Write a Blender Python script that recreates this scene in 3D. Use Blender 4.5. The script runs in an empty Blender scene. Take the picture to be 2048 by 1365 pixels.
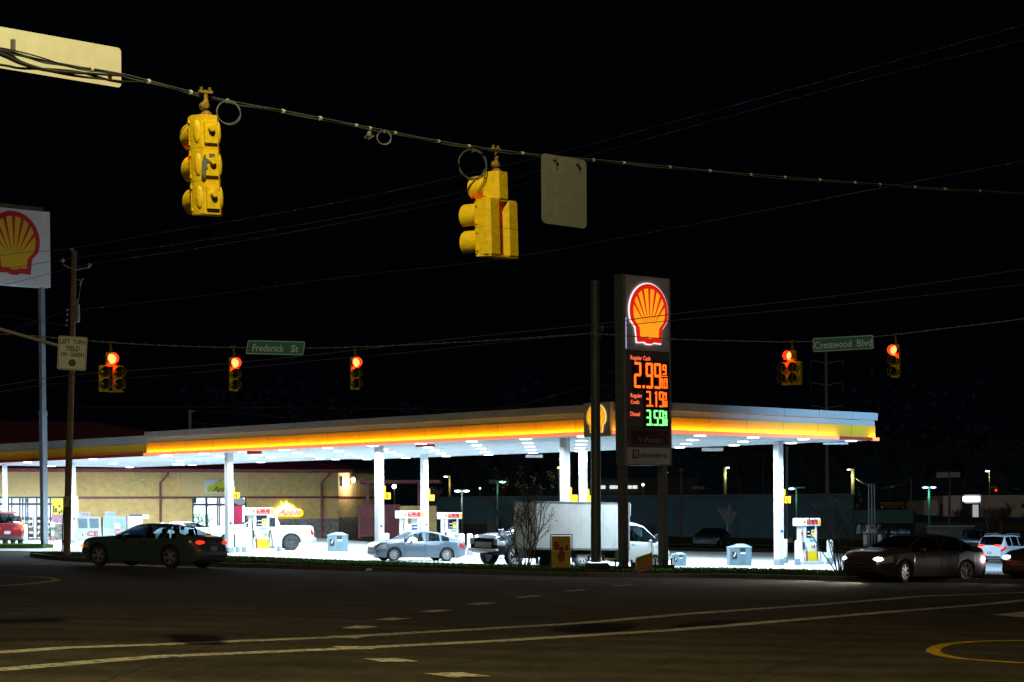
import bpy, math, random
from math import sin, cos, pi, sqrt, radians, atan2
from mathutils import Vector, Matrix
SC = bpy.context.scene
COL = SC.collection
rnd = random.Random(7)

# ------------------------------------------------------------------ camera
F, CX, HY, RHO, CZ = 4000.0, 1024.0, 1030.0, 0.0052, 1.65
cam_d = bpy.data.cameras.new('camera')
cam = bpy.data.objects.new('camera', cam_d)
COL.objects.link(cam)
SC.camera = cam
cam_d.sensor_width = 36.0
cam_d.lens = 36.0 * F / 2048.0
cam_d.shift_y = (HY - 682.5) / 2048.0
cam_d.clip_start = 0.5
cam_d.clip_end = 3000.0
cam.matrix_world = Matrix(((cos(RHO), sin(RHO), 0, 0), (0, 0, -1, 0), (-sin(RHO), cos(RHO), 0, CZ), (0, 0, 0, 1)))

# ------------------------------------------------------------------ world, dim night glow
world = bpy.data.worlds.new('World')
SC.world = world
world.use_nodes = True
wn, wl = world.node_tree.nodes, world.node_tree.links
sky = wn.new('ShaderNodeTexSky')
sky.sky_type = 'NISHITA'
sky.sun_disc = False
sky.sun_elevation = radians(-6)
sky.sun_rotation = radians(200)
bg = wn['Background']
addn = wn.new('ShaderNodeMix')
addn.data_type = 'RGBA'
addn.blend_type = 'ADD'
addn.inputs[0].default_value = 1.0
addn.inputs[7].default_value = (0.010, 0.015, 0.036, 1)
wl.new(sky.outputs['Color'], addn.inputs[6])
wl.new(addn.outputs[2], bg.inputs['Color'])
bg.inputs['Strength'].default_value = 0.032

# the street lighting of the junction: one broad dim warm source high behind the camera
sd = bpy.data.lights.new('sun', 'SUN')
sd.energy = 0.22
sd.angle = radians(14)
sd.color = (1.0, 0.75, 0.50)
sun = bpy.data.objects.new('sun', sd)
COL.objects.link(sun)
sun.rotation_euler = Vector((-0.25, -1.0, 0.95)).to_track_quat('Z', 'Y').to_euler()
# street lamp over the near corner, above the top of the frame
ld = bpy.data.lights.new('street_lamp_light', 'POINT')
ld.energy = 5600
ld.color = (1.0, 0.85, 0.38)
ld.shadow_soft_size = 0.12
lo = bpy.data.objects.new('street_lamp_light', ld)
COL.objects.link(lo)
lo.location = (-2.4, 16.5, 13.0)
# cool lot lamp standing outside the right edge of the frame
ld2 = bpy.data.lights.new('lot_lamp_light', 'SPOT')
ld2.spot_size = radians(96)
ld2.spot_blend = 0.7
ld2.energy = 13500
ld2.color = (0.32, 0.66, 1.0)
ld2.shadow_soft_size = 0.2
lo2 = bpy.data.objects.new('lot_lamp_light', ld2)
COL.objects.link(lo2)
lo2.location = (26.0, 80.0, 9.0)
lo2.rotation_euler = (Vector((26.0, 80.0, 9.0)) - Vector((16.0, 96.0, 2.0))).to_track_quat('Z', 'Y').to_euler()

SC.view_settings.view_transform = 'Standard'
SC.view_settings.look = 'None'
SC.view_settings.exposure = 0.0
SC.view_settings.gamma = 1.0
SC.render.engine = 'CYCLES'
SC.cycles.use_denoising = True
SC.cycles.max_bounces = 6
SC.cycles.diffuse_bounces = 3
SC.cycles.glossy_bounces = 3
SC.cycles.transparent_max_bounces = 12
SC.cycles.sample_clamp_indirect = 4.0
SC.cycles.caustics_reflective = False
SC.cycles.caustics_refractive = False

# ------------------------------------------------------------------ image <-> world helpers
def ray(px, py):
    u, v = (px - CX) / F, (HY - py) / F
    return Vector((u * cos(RHO) + v * sin(RHO), 1.0, v * cos(RHO) - u * sin(RHO)))
def P(px, py, Y):
    r = ray(px, py)
    return Vector((r.x * Y, Y, CZ + r.z * Y))
def proj(p):
    x, y, z = p[0], p[1], p[2] - CZ
    u = (x * cos(RHO) - z * sin(RHO)) / y
    v = (x * sin(RHO) + z * cos(RHO)) / y
    return CX + F * u, HY - F * v
def sst(t):
    t = max(0.0, min(1.0, t))
    return t * t * (3 - 2 * t)
def hgt(x, y):
    road = -0.0252 * x - 0.0066 * y
    yy = min(y, 240.0)
    xx = max(-60.0, min(90.0, x))
    lot = -0.7 - 0.015 * xx + 0.002 * yy
    if x < -14: wx = max(0.0, (x + 33) / 19)
    elif x < -4: wx = 1.0
    else: wx = max(0.0, 1 - (x + 4) / 17)
    lot += 0.3 * sst((y - 105) / 40) * wx
    lot -= 0.10 * sst((y - 80.0) / 4.0) * math.exp(-((x - 4.5) ** 2 + (y - 87) ** 2) / 60.0)
    lot += 2.0 * sst((y - 178) / 60) + 0.035 * max(0.0, y - 238)
    w = sst((y - 72) / 9.0)
    if y < 72: w = 0.0
    return road * (1 - w) + lot * w
def G(px, py, lift=0.0):
    """ground point seen at a pixel"""
    lo_, hi = 5.0, 900.0
    r = ray(px, py)
    y = 12.0
    prev = y
    while y < hi:
        if CZ + r.z * y < hgt(r.x * y, y) + lift:
            a, b = prev, y
            for _ in range(30):
                m = (a + b) / 2
                if CZ + r.z * m < hgt(r.x * m, m) + lift: b = m
                else: a = m
            y = (a + b) / 2
            return Vector((r.x * y, y, hgt(r.x * y, y) + lift))
        prev = y
        y += 0.5 if y < 200 else 3
    return Vector((r.x * 300, 300, hgt(r.x * 300, 300)))
def gnormal(x, y):
    e = 1.5
    n = Vector((-(hgt(x + e, y) - hgt(x - e, y)) / (2 * e), -(hgt(x, y + e) - hgt(x, y - e)) / (2 * e), 1))
    return n.normalized()

# ------------------------------------------------------------------ materials
MATS = {}
def srgb(h):
    h = h.lstrip('#')
    out = []
    for i in (0, 2, 4):
        c = int(h[i:i + 2], 16) / 255
        out.append(c / 12.92 if c <= 0.04045 else ((c + 0.055) / 1.055) ** 2.4)
    return tuple(out)
def mat(name, col=(0.5, 0.5, 0.5), rough=0.5, metal=0.0, noise=0.0, nscale=3.0, bump=0.0, bscale=20.0, emit=None, estr=1.0, coat=0.0, spec=0.5):
    if name in MATS: return MATS[name]
    if isinstance(col, str): col = srgb(col)
    m = bpy.data.materials.new(name)
    m.use_nodes = True
    nt = m.node_tree
    b = nt.nodes['Principled BSDF']
    b.inputs['Base Color'].default_value = (*col, 1)
    b.inputs['Roughness'].default_value = rough
    b.inputs['Metallic'].default_value = metal
    b.inputs['Specular IOR Level'].default_value = spec
    if coat:
        b.inputs['Coat Weight'].default_value = coat
        b.inputs['Coat Roughness'].default_value = 0.08
    tc = nt.nodes.new('ShaderNodeTexCoord')
    if noise:
        n = nt.nodes.new('ShaderNodeTexNoise')
        n.inputs['Scale'].default_value = nscale
        n.inputs['Detail'].default_value = 6
        nt.links.new(tc.outputs['Object'], n.inputs['Vector'])
        r = nt.nodes.new('ShaderNodeMapRange')
        r.inputs['From Min'].default_value = 0.3
        r.inputs['From Max'].default_value = 0.7
        r.inputs['To Min'].default_value = 1 - noise
        r.inputs['To Max'].default_value = 1 + noise
        nt.links.new(n.outputs['Fac'], r.inputs['Value'])
        mx = nt.nodes.new('ShaderNodeMix')
        mx.data_type = 'RGBA'
        mx.blend_type = 'MULTIPLY'
        mx.inputs[0].default_value = 1
        mx.inputs[6].default_value = (*col, 1)
        nt.links.new(r.outputs['Result'], mx.inputs[7])
        nt.links.new(mx.outputs[2], b.inputs['Base Color'])
    if bump:
        n = nt.nodes.new('ShaderNodeTexNoise')
        n.inputs['Scale'].default_value = bscale
        n.inputs['Detail'].default_value = 4
        nt.links.new(tc.outputs['Object'], n.inputs['Vector'])
        bp = nt.nodes.new('ShaderNodeBump')
        bp.inputs['Strength'].default_value = bump
        bp.inputs['Distance'].default_value = 0.05
        nt.links.new(n.outputs['Fac'], bp.inputs['Height'])
        nt.links.new(bp.outputs['Normal'], b.inputs['Normal'])
    if emit is not None:
        if isinstance(emit, str): emit = srgb(emit)
        b.inputs['Emission Color'].default_value = (*emit, 1)
        b.inputs['Emission Strength'].default_value = estr
    MATS[name] = m
    return m
def worn(name, col, dark, wear=0.35, fine=60.0, crack=False, spec=0.12, amp=(0.55, 1.45)):
    """road surface: broad patches, aggregate grain, optional fine cracks, worn paint"""
    m = mat(name, col, 0.97, spec=spec)
    nt = m.node_tree
    b = nt.nodes['Principled BSDF']
    tc = nt.nodes.new('ShaderNodeTexCoord')
    def noise(sc, det=4, dist=0.0):
        n = nt.nodes.new('ShaderNodeTexNoise'); n.inputs['Scale'].default_value = sc; n.inputs['Detail'].default_value = det
        n.inputs['Distortion'].default_value = dist
        nt.links.new(tc.outputs['Object'], n.inputs['Vector']); return n.outputs['Fac']
    def mr(src, a, b_, c, d):
        r = nt.nodes.new('ShaderNodeMapRange'); r.inputs['From Min'].default_value = a; r.inputs['From Max'].default_value = b_
        r.inputs['To Min'].default_value = c; r.inputs['To Max'].default_value = d; nt.links.new(src, r.inputs['Value']); return r.outputs['Result']
    def mul(x, y):
        q = nt.nodes.new('ShaderNodeMath'); q.operation = 'MULTIPLY'; nt.links.new(x, q.inputs[0]); nt.links.new(y, q.inputs[1]); return q.outputs[0]
    f = mul(mr(noise(0.16, 3, 1.0), .35, .65, .78, 1.22), mr(noise(fine, 2), .30, .70, amp[0], amp[1]))
    f = mul(f, mr(noise(1.1, 5, .5), .35, .65, .84, 1.16))
    f = mul(f, mr(noise(7.0, 3), .35, .65, .80, 1.20))
    if crack:
        v = nt.nodes.new('ShaderNodeTexVoronoi'); v.feature = 'DISTANCE_TO_EDGE'; v.inputs['Scale'].default_value = .085
        wv = nt.nodes.new('ShaderNodeTexNoise'); wv.inputs['Scale'].default_value = .9; wv.inputs['Detail'].default_value = 5
        nt.links.new(tc.outputs['Object'], wv.inputs['Vector'])
        mx_ = nt.nodes.new('ShaderNodeMix'); mx_.data_type = 'VECTOR'; mx_.inputs[0].default_value = .12
        sc_ = nt.nodes.new('ShaderNodeVectorMath'); sc_.operation = 'SCALE'; sc_.inputs[3].default_value = 14
        nt.links.new(wv.outputs['Color'], sc_.inputs[0]); ad = nt.nodes.new('ShaderNodeVectorMath'); ad.operation = 'ADD'
        nt.links.new(tc.outputs['Object'], ad.inputs[0]); nt.links.new(sc_.outputs[0], ad.inputs[1]); nt.links.new(ad.outputs[0], v.inputs['Vector'])
        f = mul(f, mr(v.outputs['Distance'], 0.0, .008, .35, 1.0))
        # faint darker wheel tracks along the street
        w = nt.nodes.new('ShaderNodeTexWave'); w.bands_direction = 'Y'; w.inputs['Scale'].default_value = .16; w.inputs['Distortion'].default_value = 1.2; w.inputs['Detail Scale'].default_value = .3
        nt.links.new(tc.outputs['Object'], w.inputs['Vector'])
        f = mul(f, mr(w.outputs['Fac'], 0, 1, .80, 1.08))
    mx = nt.nodes.new('ShaderNodeMix'); mx.data_type = 'RGBA'; mx.blend_type = 'MULTIPLY'; mx.inputs[0].default_value = 1
    mx.inputs[6].default_value = (*col, 1)
    nt.links.new(f, mx.inputs[7])
    out = mx.outputs[2]
    if dark is not None:
        m2 = nt.nodes.new('ShaderNodeMix'); m2.data_type = 'RGBA'
        nt.links.new(mr(noise(9, 6, .3), wear - .03, wear + .07, 0, 1), m2.inputs[0])
        m2.inputs[6].default_value = (*dark, 1); nt.links.new(out, m2.inputs[7]); out = m2.outputs[2]
    nt.links.new(out, b.inputs['Base Color'])
    return m
def glass_mat(name, tint=(0.6, 0.75, 0.8), amount=0.85):
    if name in MATS: return MATS[name]
    m = bpy.data.materials.new(name)
    m.use_nodes = True
    nt = m.node_tree
    nt.nodes.remove(nt.nodes['Principled BSDF'])
    t = nt.nodes.new('ShaderNodeBsdfTransparent')
    t.inputs['Color'].default_value = (*tint, 1)
    g = nt.nodes.new('ShaderNodeBsdfGlossy')
    g.inputs['Roughness'].default_value = 0.03
    g.inputs['Color'].default_value = (0.9, 0.95, 1, 1)
    mx = nt.nodes.new('ShaderNodeMixShader')
    lw = nt.nodes.new('ShaderNodeLayerWeight')
    lw.inputs['Blend'].default_value = 0.25
    mr = nt.nodes.new('ShaderNodeMapRange')
    mr.inputs['To Min'].default_value = 1 - amount
    mr.inputs['To Max'].default_value = 0.7
    nt.links.new(lw.outputs['Fresnel'], mr.inputs['Value'])
    nt.links.new(mr.outputs['Result'], mx.inputs['Fac'])
    nt.links.new(t.outputs[0], mx.inputs[1])
    nt.links.new(g.outputs[0], mx.inputs[2])
    nt.links.new(mx.outputs[0], nt.nodes['Material Output'].inputs['Surface'])
    MATS[name] = m
    return m

# ------------------------------------------------------------------ mesh builder
class MB:
    def __init__(s):
        s.v, s.f, s.m, s.mats = [], [], [], []
    def mi(s, m):
        if m is None: return 0
        if m not in s.mats: s.mats.append(m)
        return s.mats.index(m)
    def add(s, vs, fs, m=None, M=None):
        o = len(s.v)
        for p in vs:
            p = Vector(p)
            s.v.append(M @ p if M else p)
        k = s.mi(m)
        for f in fs:
            s.f.append([i + o for i in f])
            s.m.append(k)
        return s
    def box(s, c, d, m=None, M=None, rz=0.0):
        hx, hy, hz = d[0] / 2, d[1] / 2, d[2] / 2
        vs = []
        for x, y, z in ((-1, -1, -1), (1, -1, -1), (1, 1, -1), (-1, 1, -1), (-1, -1, 1), (1, -1, 1), (1, 1, 1), (-1, 1, 1)):
            a, b = x * hx, y * hy
            if rz: a, b = a * cos(rz) - b * sin(rz), a * sin(rz) + b * cos(rz)
            vs.append((c[0] + a, c[1] + b, c[2] + z * hz))
        return s.add(vs, [(0, 3, 2, 1), (4, 5, 6, 7), (0, 1, 5, 4), (1, 2, 6, 5), (2, 3, 7, 6), (3, 0, 4, 7)], m, M)
    def bx(s, x0, x1, y0, y1, z0, z1, m=None, M=None):
        return s.box(((x0 + x1) / 2, (y0 + y1) / 2, (z0 + z1) / 2), (abs(x1 - x0), abs(y1 - y0), abs(z1 - z0)), m, M)
    def cbox(s, c, d, b=0.02, m=None, M=None):
        """box with chamfered vertical and horizontal edges"""
        hx, hy, hz = d[0] / 2, d[1] / 2, d[2] / 2
        vs, fs = [], []
        def ringp(k, z):
            return [(c[0] + x, c[1] + y, c[2] + z) for x, y in ((-hx + b + (b if k else 0) * 0, -hy + k), (hx - b, -hy + k), (hx - k, -hy + b), (hx - k, hy - b), (hx - b, hy - k), (-hx + b, hy - k), (-hx + k, hy - b), (-hx + k, -hy + b))]
        R = [ringp(b * 0.7, -hz), ringp(0, -hz + b), ringp(0, hz - b), ringp(b * 0.7, hz)]
        for r in R: vs += r
        for j in range(3):
            for i in range(8):
                fs.append((j * 8 + i, j * 8 + (i + 1) % 8, (j + 1) * 8 + (i + 1) % 8, (j + 1) * 8 + i))
        fs.append(tuple(range(7, -1, -1)))
        fs.append(tuple(range(24, 32)))
        return s.add(vs, fs, m, M)
    def prism(s, poly, y0, y1, m=None, M=None):
        """poly in x,z extruded along y (front face at y0)"""
        n = len(poly)
        a = sum(poly[i][0] * poly[(i + 1) % n][1] - poly[(i + 1) % n][0] * poly[i][1] for i in range(n))
        if a < 0: poly = poly[::-1]
        vs = [(p[0], y0, p[1]) for p in poly] + [(p[0], y1, p[1]) for p in poly]
        fs = [tuple(range(n)), tuple(range(2 * n - 1, n - 1, -1))]
        fs += [(i + n, (i + 1) % n + n, (i + 1) % n, i) for i in range(n)]
        return s.add(vs, fs, m, M)
    def slab(s, poly, z0, z1, m=None, M=None):
        """poly in x,y extruded along z"""
        n = len(poly)
        a = sum(poly[i][0] * poly[(i + 1) % n][1] - poly[(i + 1) % n][0] * poly[i][1] for i in range(n))
        if a < 0: poly = poly[::-1]
        vs = [(p[0], p[1], z0) for p in poly] + [(p[0], p[1], z1) for p in poly]
        fs = [tuple(range(n - 1, -1, -1)), tuple(range(n, 2 * n))]
        fs += [(i, (i + 1) % n, (i + 1) % n + n, i + n) for i in range(n)]
        return s.add(vs, fs, m, M)
    def tube(s, pts, r, n=6, r1=None, m=None, M=None, cap=True):
        pts = [Vector(p) for p in pts]
        k = len(pts)
        vs, fs = [], []
        ref = None
        for i, p in enumerate(pts):
            t = (pts[min(i + 1, k - 1)] - pts[max(i - 1, 0)])
            if t.length < 1e-9: t = Vector((0, 0, 1))
            t.normalize()
            if ref is None:
                ref = Vector((0, 0, 1)) if abs(t.z) < 0.9 else Vector((1, 0, 0))
            a = t.cross(ref).normalized()
            b = t.cross(a).normalized()
            ref = -b if abs(t.dot(-b)) < 0.9 else ref
            ref = (ref - t * ref.dot(t))
            ref = ref.normalized() if ref.length > 1e-6 else Vector((0, 0, 1))
            a = t.cross(ref).normalized()
            b = a.cross(t).normalized()
            rr = r if r1 is None else r + (r1 - r) * i / max(1, k - 1)
            for j in range(n):
                q = 2 * pi * j / n
                vs.append(p + a * (rr * cos(q)) + b * (rr * sin(q)))
        for i in range(k - 1):
            for j in range(n):
                fs.append((i * n + j, i * n + (j + 1) % n, (i + 1) * n + (j + 1) % n, (i + 1) * n + j))
        if cap:
            fs.append(tuple(range(n - 1, -1, -1)))
            fs.append(tuple(range((k - 1) * n, k * n)))
        return s.add(vs, fs, m, M)
    def lathe(s, prof, n=16, axis='z', c=(0, 0, 0), m=None, M=None, a0=0.0, a1=2 * pi, close=True):
        vs, fs = [], []
        full = abs(a1 - a0 - 2 * pi) < 1e-6
        nn = n if full else n + 1
        for r, h in prof:
            for j in range(nn):
                q = a0 + (a1 - a0) * j / n
                x, y = r * cos(q), r * sin(q)
                p = (x, y, h) if axis == 'z' else ((x, h, y) if axis == 'y' else (h, x, y))
                vs.append((p[0] + c[0], p[1] + c[1], p[2] + c[2]))
        for i in range(len(prof) - 1):
            for j in range(n):
                j2 = (j + 1) % nn
                fs.append((i * nn + j, i * nn + j2, (i + 1) * nn + j2, (i + 1) * nn + j))
        if close and full:
            fs.append(tuple(range(nn - 1, -1, -1)))
            fs.append(tuple((len(prof) - 1) * nn + j for j in range(nn)))
        return s.add(vs, fs, m, M)
    def ball(s, c, r, n=12, m=None, M=None):
        if not hasattr(r, '__len__'): r = (r, r, r)
        vs, fs = [], []
        h = n // 2
        for i in range(h + 1):
            t = pi * i / h
            for j in range(n):
                q = 2 * pi * j / n
                vs.append((c[0] + r[0] * sin(t) * cos(q), c[1] + r[1] * sin(t) * sin(q), c[2] + r[2] * cos(t)))
        for i in range(h):
            for j in range(n):
                fs.append((i * n + j, (i + 1) * n + j, (i + 1) * n + (j + 1) % n, i * n + (j + 1) % n))
        return s.add(vs, fs, m, M)
    def build(s, name, m=None, parent=None, smooth=False, fix=False):
        me = bpy.data.meshes.new(name)
        me.from_pydata([tuple(p) for p in s.v], [], s.f)
        ms = s.mats if s.mats else ([m] if m else [])
        if s.mats and m is not None and m not in ms: pass
        for q in ms: me.materials.append(q)
        if s.mats:
            for i, p in enumerate(me.polygons): p.material_index = s.m[i]
        me.validate()
        if smooth:
            for p in me.polygons: p.use_smooth = True
            me.set_sharp_from_angle(angle=radians(38))
        me.update()
        o = bpy.data.objects.new(name, me)
        COL.objects.link(o)
        if parent: o.parent = parent
        return o

def tag(o, label=None, cat=None, group=None, kind=None):
    if label: o['label'] = label
    if cat: o['category'] = cat
    if group: o['group'] = group
    if kind: o['kind'] = kind
    return o
def empty(name, loc=(0, 0, 0), rz=0.0, label=None, cat=None, group=None):
    o = bpy.data.objects.new(name, None)
    COL.objects.link(o)
    o.empty_display_size = 0.2
    o.location = loc
    o.rotation_euler = (0, 0, rz)
    return tag(o, label, cat, group)
KIDS = {}
def kids(o):
    return [c for c in bpy.data.objects if c.parent == o]
def copy_tree(o, parent=None):
    c = o.copy()
    COL.objects.link(c)
    c.parent = parent
    for ch in kids(o): copy_tree(ch, c)
    return c
def lamp(name, kind, loc, energy, color, parent=None, size=0.3, size_y=None, rot=None, spot=None, blend=0.5, shape='DISK', target=None, spread=None):
    d = bpy.data.lights.new(name, kind)
    d.energy = energy
    d.color = color
    if kind == 'AREA':
        d.shape = shape
        d.size = size
        if size_y: d.size_y = size_y
        if spread: d.spread = spread
    elif kind == 'SPOT':
        d.spot_size = spot
        d.spot_blend = blend
        d.shadow_soft_size = size
    else:
        d.shadow_soft_size = size
    o = bpy.data.objects.new(name, d)
    COL.objects.link(o)
    o.location = loc
    if target is not None:
        o.rotation_euler = (Vector(loc) - Vector(target)).to_track_quat('Z', 'Y').to_euler()
    elif rot: o.rotation_euler = rot
    if parent: o.parent = parent
    return o
def text(s, h, parent, m, loc, w=None, name='lettering', depth=0.006, bold=0.0, shear=0.0, M=None):
    """lettering standing in the local x,z plane facing -y, cap height h, centred at loc; w = total width"""
    cu = bpy.data.curves.new('font', 'FONT')
    cu.body = s
    cu.size = 1.0
    cu.offset = bold
    cu.shear = shear
    cu.resolution_u = 2
    tmp = bpy.data.objects.new('tmp', cu)
    me = bpy.data.meshes.new_from_object(tmp)
    bpy.data.objects.remove(tmp)
    xs = [v.co.x for v in me.vertices]
    ys = [v.co.y for v in me.vertices]
    if not xs: return None
    cap = 0.70
    cx = (min(xs) + max(xs)) / 2
    sy = h / cap
    sx = sy if w is None else w / max(1e-6, (max(xs) - min(xs)))
    mb = MB()
    vs = [((v.co.x - cx) * sx + loc[0], loc[1], v.co.y * sy - h / 2 + loc[2]) for v in me.vertices]
    mb.add(vs, [tuple(p.vertices) for p in me.polygons], m, M)
    bpy.data.meshes.remove(me)
    return mb.build(name, m, parent)
def curve_pts(pts, n=40):
    """Catmull-Rom through points"""
    pts = [Vector(p) for p in pts]
    out = []
    for i in range(len(pts) - 1):
        p0 = pts[max(i - 1, 0)]; p1 = pts[i]; p2 = pts[i + 1]; p3 = pts[min(i + 2, len(pts) - 1)]
        k = max(2, int(n / (len(pts) - 1)))
        for j in range(k):
            t = j / k
            out.append(0.5 * ((2 * p1) + (-p0 + p2) * t + (2 * p0 - 5 * p1 + 4 * p2 - p3) * t * t + (-p0 + 3 * p1 - 3 * p2 + p3) * t ** 3))
    out.append(pts[-1])
    return out
def lerp_tab(tab, x):
    if x <= tab[0][0]: return tab[0][1]
    for (a, b), (c, d) in zip(tab, tab[1:]):
        if x <= c: return b + (d - b) * (x - a) / (c - a)
    return tab[-1][1]
def verts_of(root):
    out = []
    def rec(o, M):
        if o.type == 'MESH': out.extend(M @ v.co for v in o.data.vertices)
        for c in kids(o): rec(c, M @ c.matrix_basis)
    rec(root, Matrix())
    return out
def fit(root, x0, x1, yb, rz, tilt=False, sc=None, lift=0.0):
    """stand a finished thing on the ground so that it spans pixels x0..x1 with its foot at row yb"""
    vs = verts_of(root)
    st = max(1, len(vs) // 3000)
    vs = vs[::st]
    pc, py, s = (x0 + x1) / 2, yb, sc or 1.0
    for it in range(9):
        g = G(pc, py, lift)
        R = Matrix.Rotation(rz, 3, 'Z')
        if tilt:
            q = Vector((0, 0, 1)).rotation_difference(gnormal(g.x, g.y)).to_matrix()
            R = q @ R
        pr = [proj(g + R @ (v * s)) for v in vs]
        a = min(p[0] for p in pr); b = max(p[0] for p in pr); c = max(p[1] for p in pr)
        if sc is None: s *= (x1 - x0) / (b - a)
        pc += (x0 + x1) / 2 - (a + b) / 2
        py += yb - c
    root.location = g
    root.rotation_euler = R.to_euler()
    root.scale = (s, s, s)
    return s
# ------------------------------------------------------------------ common materials
asphalt = worn('asphalt', (0.050, 0.042, 0.029), None, fine=34.0, crack=True)
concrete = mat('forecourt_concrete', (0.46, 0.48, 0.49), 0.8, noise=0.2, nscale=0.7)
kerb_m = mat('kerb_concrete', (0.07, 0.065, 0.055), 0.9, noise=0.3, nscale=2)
turf = mat('turf', (0.026, 0.046, 0.012), 1.0, noise=0.7, nscale=.7, spec=0.0)
blade_m = mat('grass_blade', (0.034, 0.064, 0.014), 1.0, noise=0.4, nscale=2, spec=0.0)
paint_w = worn('road_paint_white', (0.46, 0.43, 0.34), (.10, .09, .06), .40, fine=30.0, amp=(.8, 1.2))
paint_y = worn('road_paint_yellow', (0.50, 0.29, 0.02), (.10, .07, .03), .38, fine=30.0, amp=(.8, 1.2))
white_m = mat('white_enamel', (0.80, 0.82, 0.83), 0.4)
grey_m = mat('grey_enamel', (0.22, 0.27, 0.31), 0.5)
galv = mat('galvanised_steel', (0.32, 0.34, 0.37), 0.55, 0.3, noise=0.15, nscale=4)
dark_steel = mat('dark_steel', (0.10, 0.10, 0.10), 0.6, 0.2, noise=0.2, nscale=3)
black_m = mat('black_plastic', (0.012, 0.012, 0.013), 0.5)
wood_m = mat('weathered_wood', (0.20, 0.145, 0.09), 0.9, noise=0.35, nscale=9, bump=0.3)
wire_m = mat('cable_jacket', (0.10, 0.10, 0.105), 0.6)
wire_far_m = mat('overhead_wire', (0.10, 0.10, 0.12), 0.6)
tan_m = mat('painted_block_wall', (0.80, 0.56, 0.22), 0.9, noise=0.14, nscale=2.6, bump=1.0, bscale=5.0)
tan_s = mat('smooth_tan_wall', (0.84, 0.61, 0.27), 0.9, noise=0.05, nscale=2)
roof_m = mat('roof_metal', (0.085, 0.016, 0.024), 0.55)
maroon = mat('maroon_metal', (0.20, 0.030, 0.045), 0.5, noise=0.1)
yellow_sig = mat('signal_yellow', (0.74, 0.50, 0.006), 0.5, noise=0.15, nscale=12, bump=.15, bscale=25)
red_m = mat('sign_red', (0.55, 0.012, 0.012), 0.45)
yel_m = mat('sign_yellow', (0.80, 0.50, 0.01), 0.45)
green_sign = mat('sign_green', (0.0, 0.21, 0.22), 0.5)
alu_m = mat('sign_aluminium', (0.58, 0.60, 0.50), 0.55, noise=0.06, nscale=6)
alu_dull = mat('dull_aluminium', (0.145, 0.15, 0.135), 0.6, noise=0.10, nscale=9)
sign_white = mat('sign_white', (0.55, 0.54, 0.50), 0.5)
stone_m = mat('ledge_stone', (0.30, 0.29, 0.27), 0.9, noise=0.5, nscale=5, bump=1, bscale=6)
leaf_m = mat('leaf', (0.28, 0.30, 0.08), 0.8, noise=0.4)
leaf_dark = mat('dry_leaf', (0.05, 0.032, 0.02), 0.9, noise=0.4)
bark_m = mat('bark', (0.06, 0.045, 0.038), 0.9, noise=0.3)

# ------------------------------------------------------------------ ground
def grid_sheet(name, xs, ys, z, m, kind='structure'):
    mb = MB()
    nx = len(xs)
    vs = [(x, y, z(x, y)) for y in ys for x in xs]
    fs = [(j * nx + i, j * nx + i + 1, (j + 1) * nx + i + 1, (j + 1) * nx + i) for j in range(len(ys) - 1) for i in range(nx - 1)]
    mb.add(vs, fs, m)
    o = mb.build(name, m, None, smooth=True)
    return tag(o, kind=kind)
xs = [-700, -400, -250, -160, -110] + [-80 + 4 * i for i in range(48)] + [125, 170, 260, 400, 700]
ys = [-60, -30, 0] + [10 * i for i in range(1, 7)] + [70 + 1.5 * i for i in range(20)] + [104 + 6 * i for i in range(26)] + [280, 330, 400, 520, 700, 1000, 1600]
def base_z(x, y):
    z = hgt(x, y)
    return z - (0.02 if y > 73 else 0.0)
grid_sheet('road', xs, ys, base_z, asphalt)
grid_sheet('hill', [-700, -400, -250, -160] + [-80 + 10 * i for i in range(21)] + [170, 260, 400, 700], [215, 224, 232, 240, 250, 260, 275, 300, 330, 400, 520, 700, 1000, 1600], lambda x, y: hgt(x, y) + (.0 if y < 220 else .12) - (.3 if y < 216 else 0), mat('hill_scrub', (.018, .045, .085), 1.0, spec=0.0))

def interp(poly, n):
    d = [0]
    for a, b in zip(poly, poly[1:]): d.append(d[-1] + (b - a).length)
    out = []
    for i in range(n + 1):
        t = d[-1] * i / n
        k = 0
        while k < len(d) - 2 and d[k + 1] < t: k += 1
        u = (t - d[k]) / max(1e-9, d[k + 1] - d[k])
        out.append(poly[k].lerp(poly[k + 1], u))
    return out
def by_px(rows, px):
    return lerp_tab(rows, px)
def sheet_px(name, front, back, m, lift0, lift1, nx, ny, kind='structure', pxs=None):
    vs = []
    a, b = front[0][0], front[-1][0]
    for j in range(ny + 1):
        t = j / ny
        for i in range(nx + 1):
            px = a + (b - a) * i / nx
            f = G(px, by_px(front, px)); k = G(px, by_px(back, px))
            p = f.lerp(k, t)
            vs.append((p.x, p.y, hgt(p.x, p.y) + lift0 + (lift1 - lift0) * t))
    fs = [(j * (nx + 1) + i, j * (nx + 1) + i + 1, (j + 1) * (nx + 1) + i + 1, (j + 1) * (nx + 1) + i) for j in range(ny) for i in range(nx)]
    mb = MB().add(vs, fs, m)
    return tag(mb.build(name, m, None, smooth=True), kind=kind), vs
VB = [(60, 1111), (100, 1107), (130, 1107), (170, 1109), (300, 1113), (500, 1117), (700, 1125), (850, 1129.5), (1024, 1134), (1160, 1135.5), (1300, 1139), (1480, 1142), (1600, 1144), (1690, 1147), (2048, 1156), (2400, 1162)]
KF = [(60, 1113), (100, 1118), (150, 1122), (205, 1124.5), (300, 1128), (450, 1134), (700, 1141.5), (1160, 1154), (1480, 1157), (1780, 1164), (2048, 1167.5), (2400, 1172)]
FB = [(-300, 1102), (60, 1103)] + [(p, q - 0.5) for p, q in VB[1:]]
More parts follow.
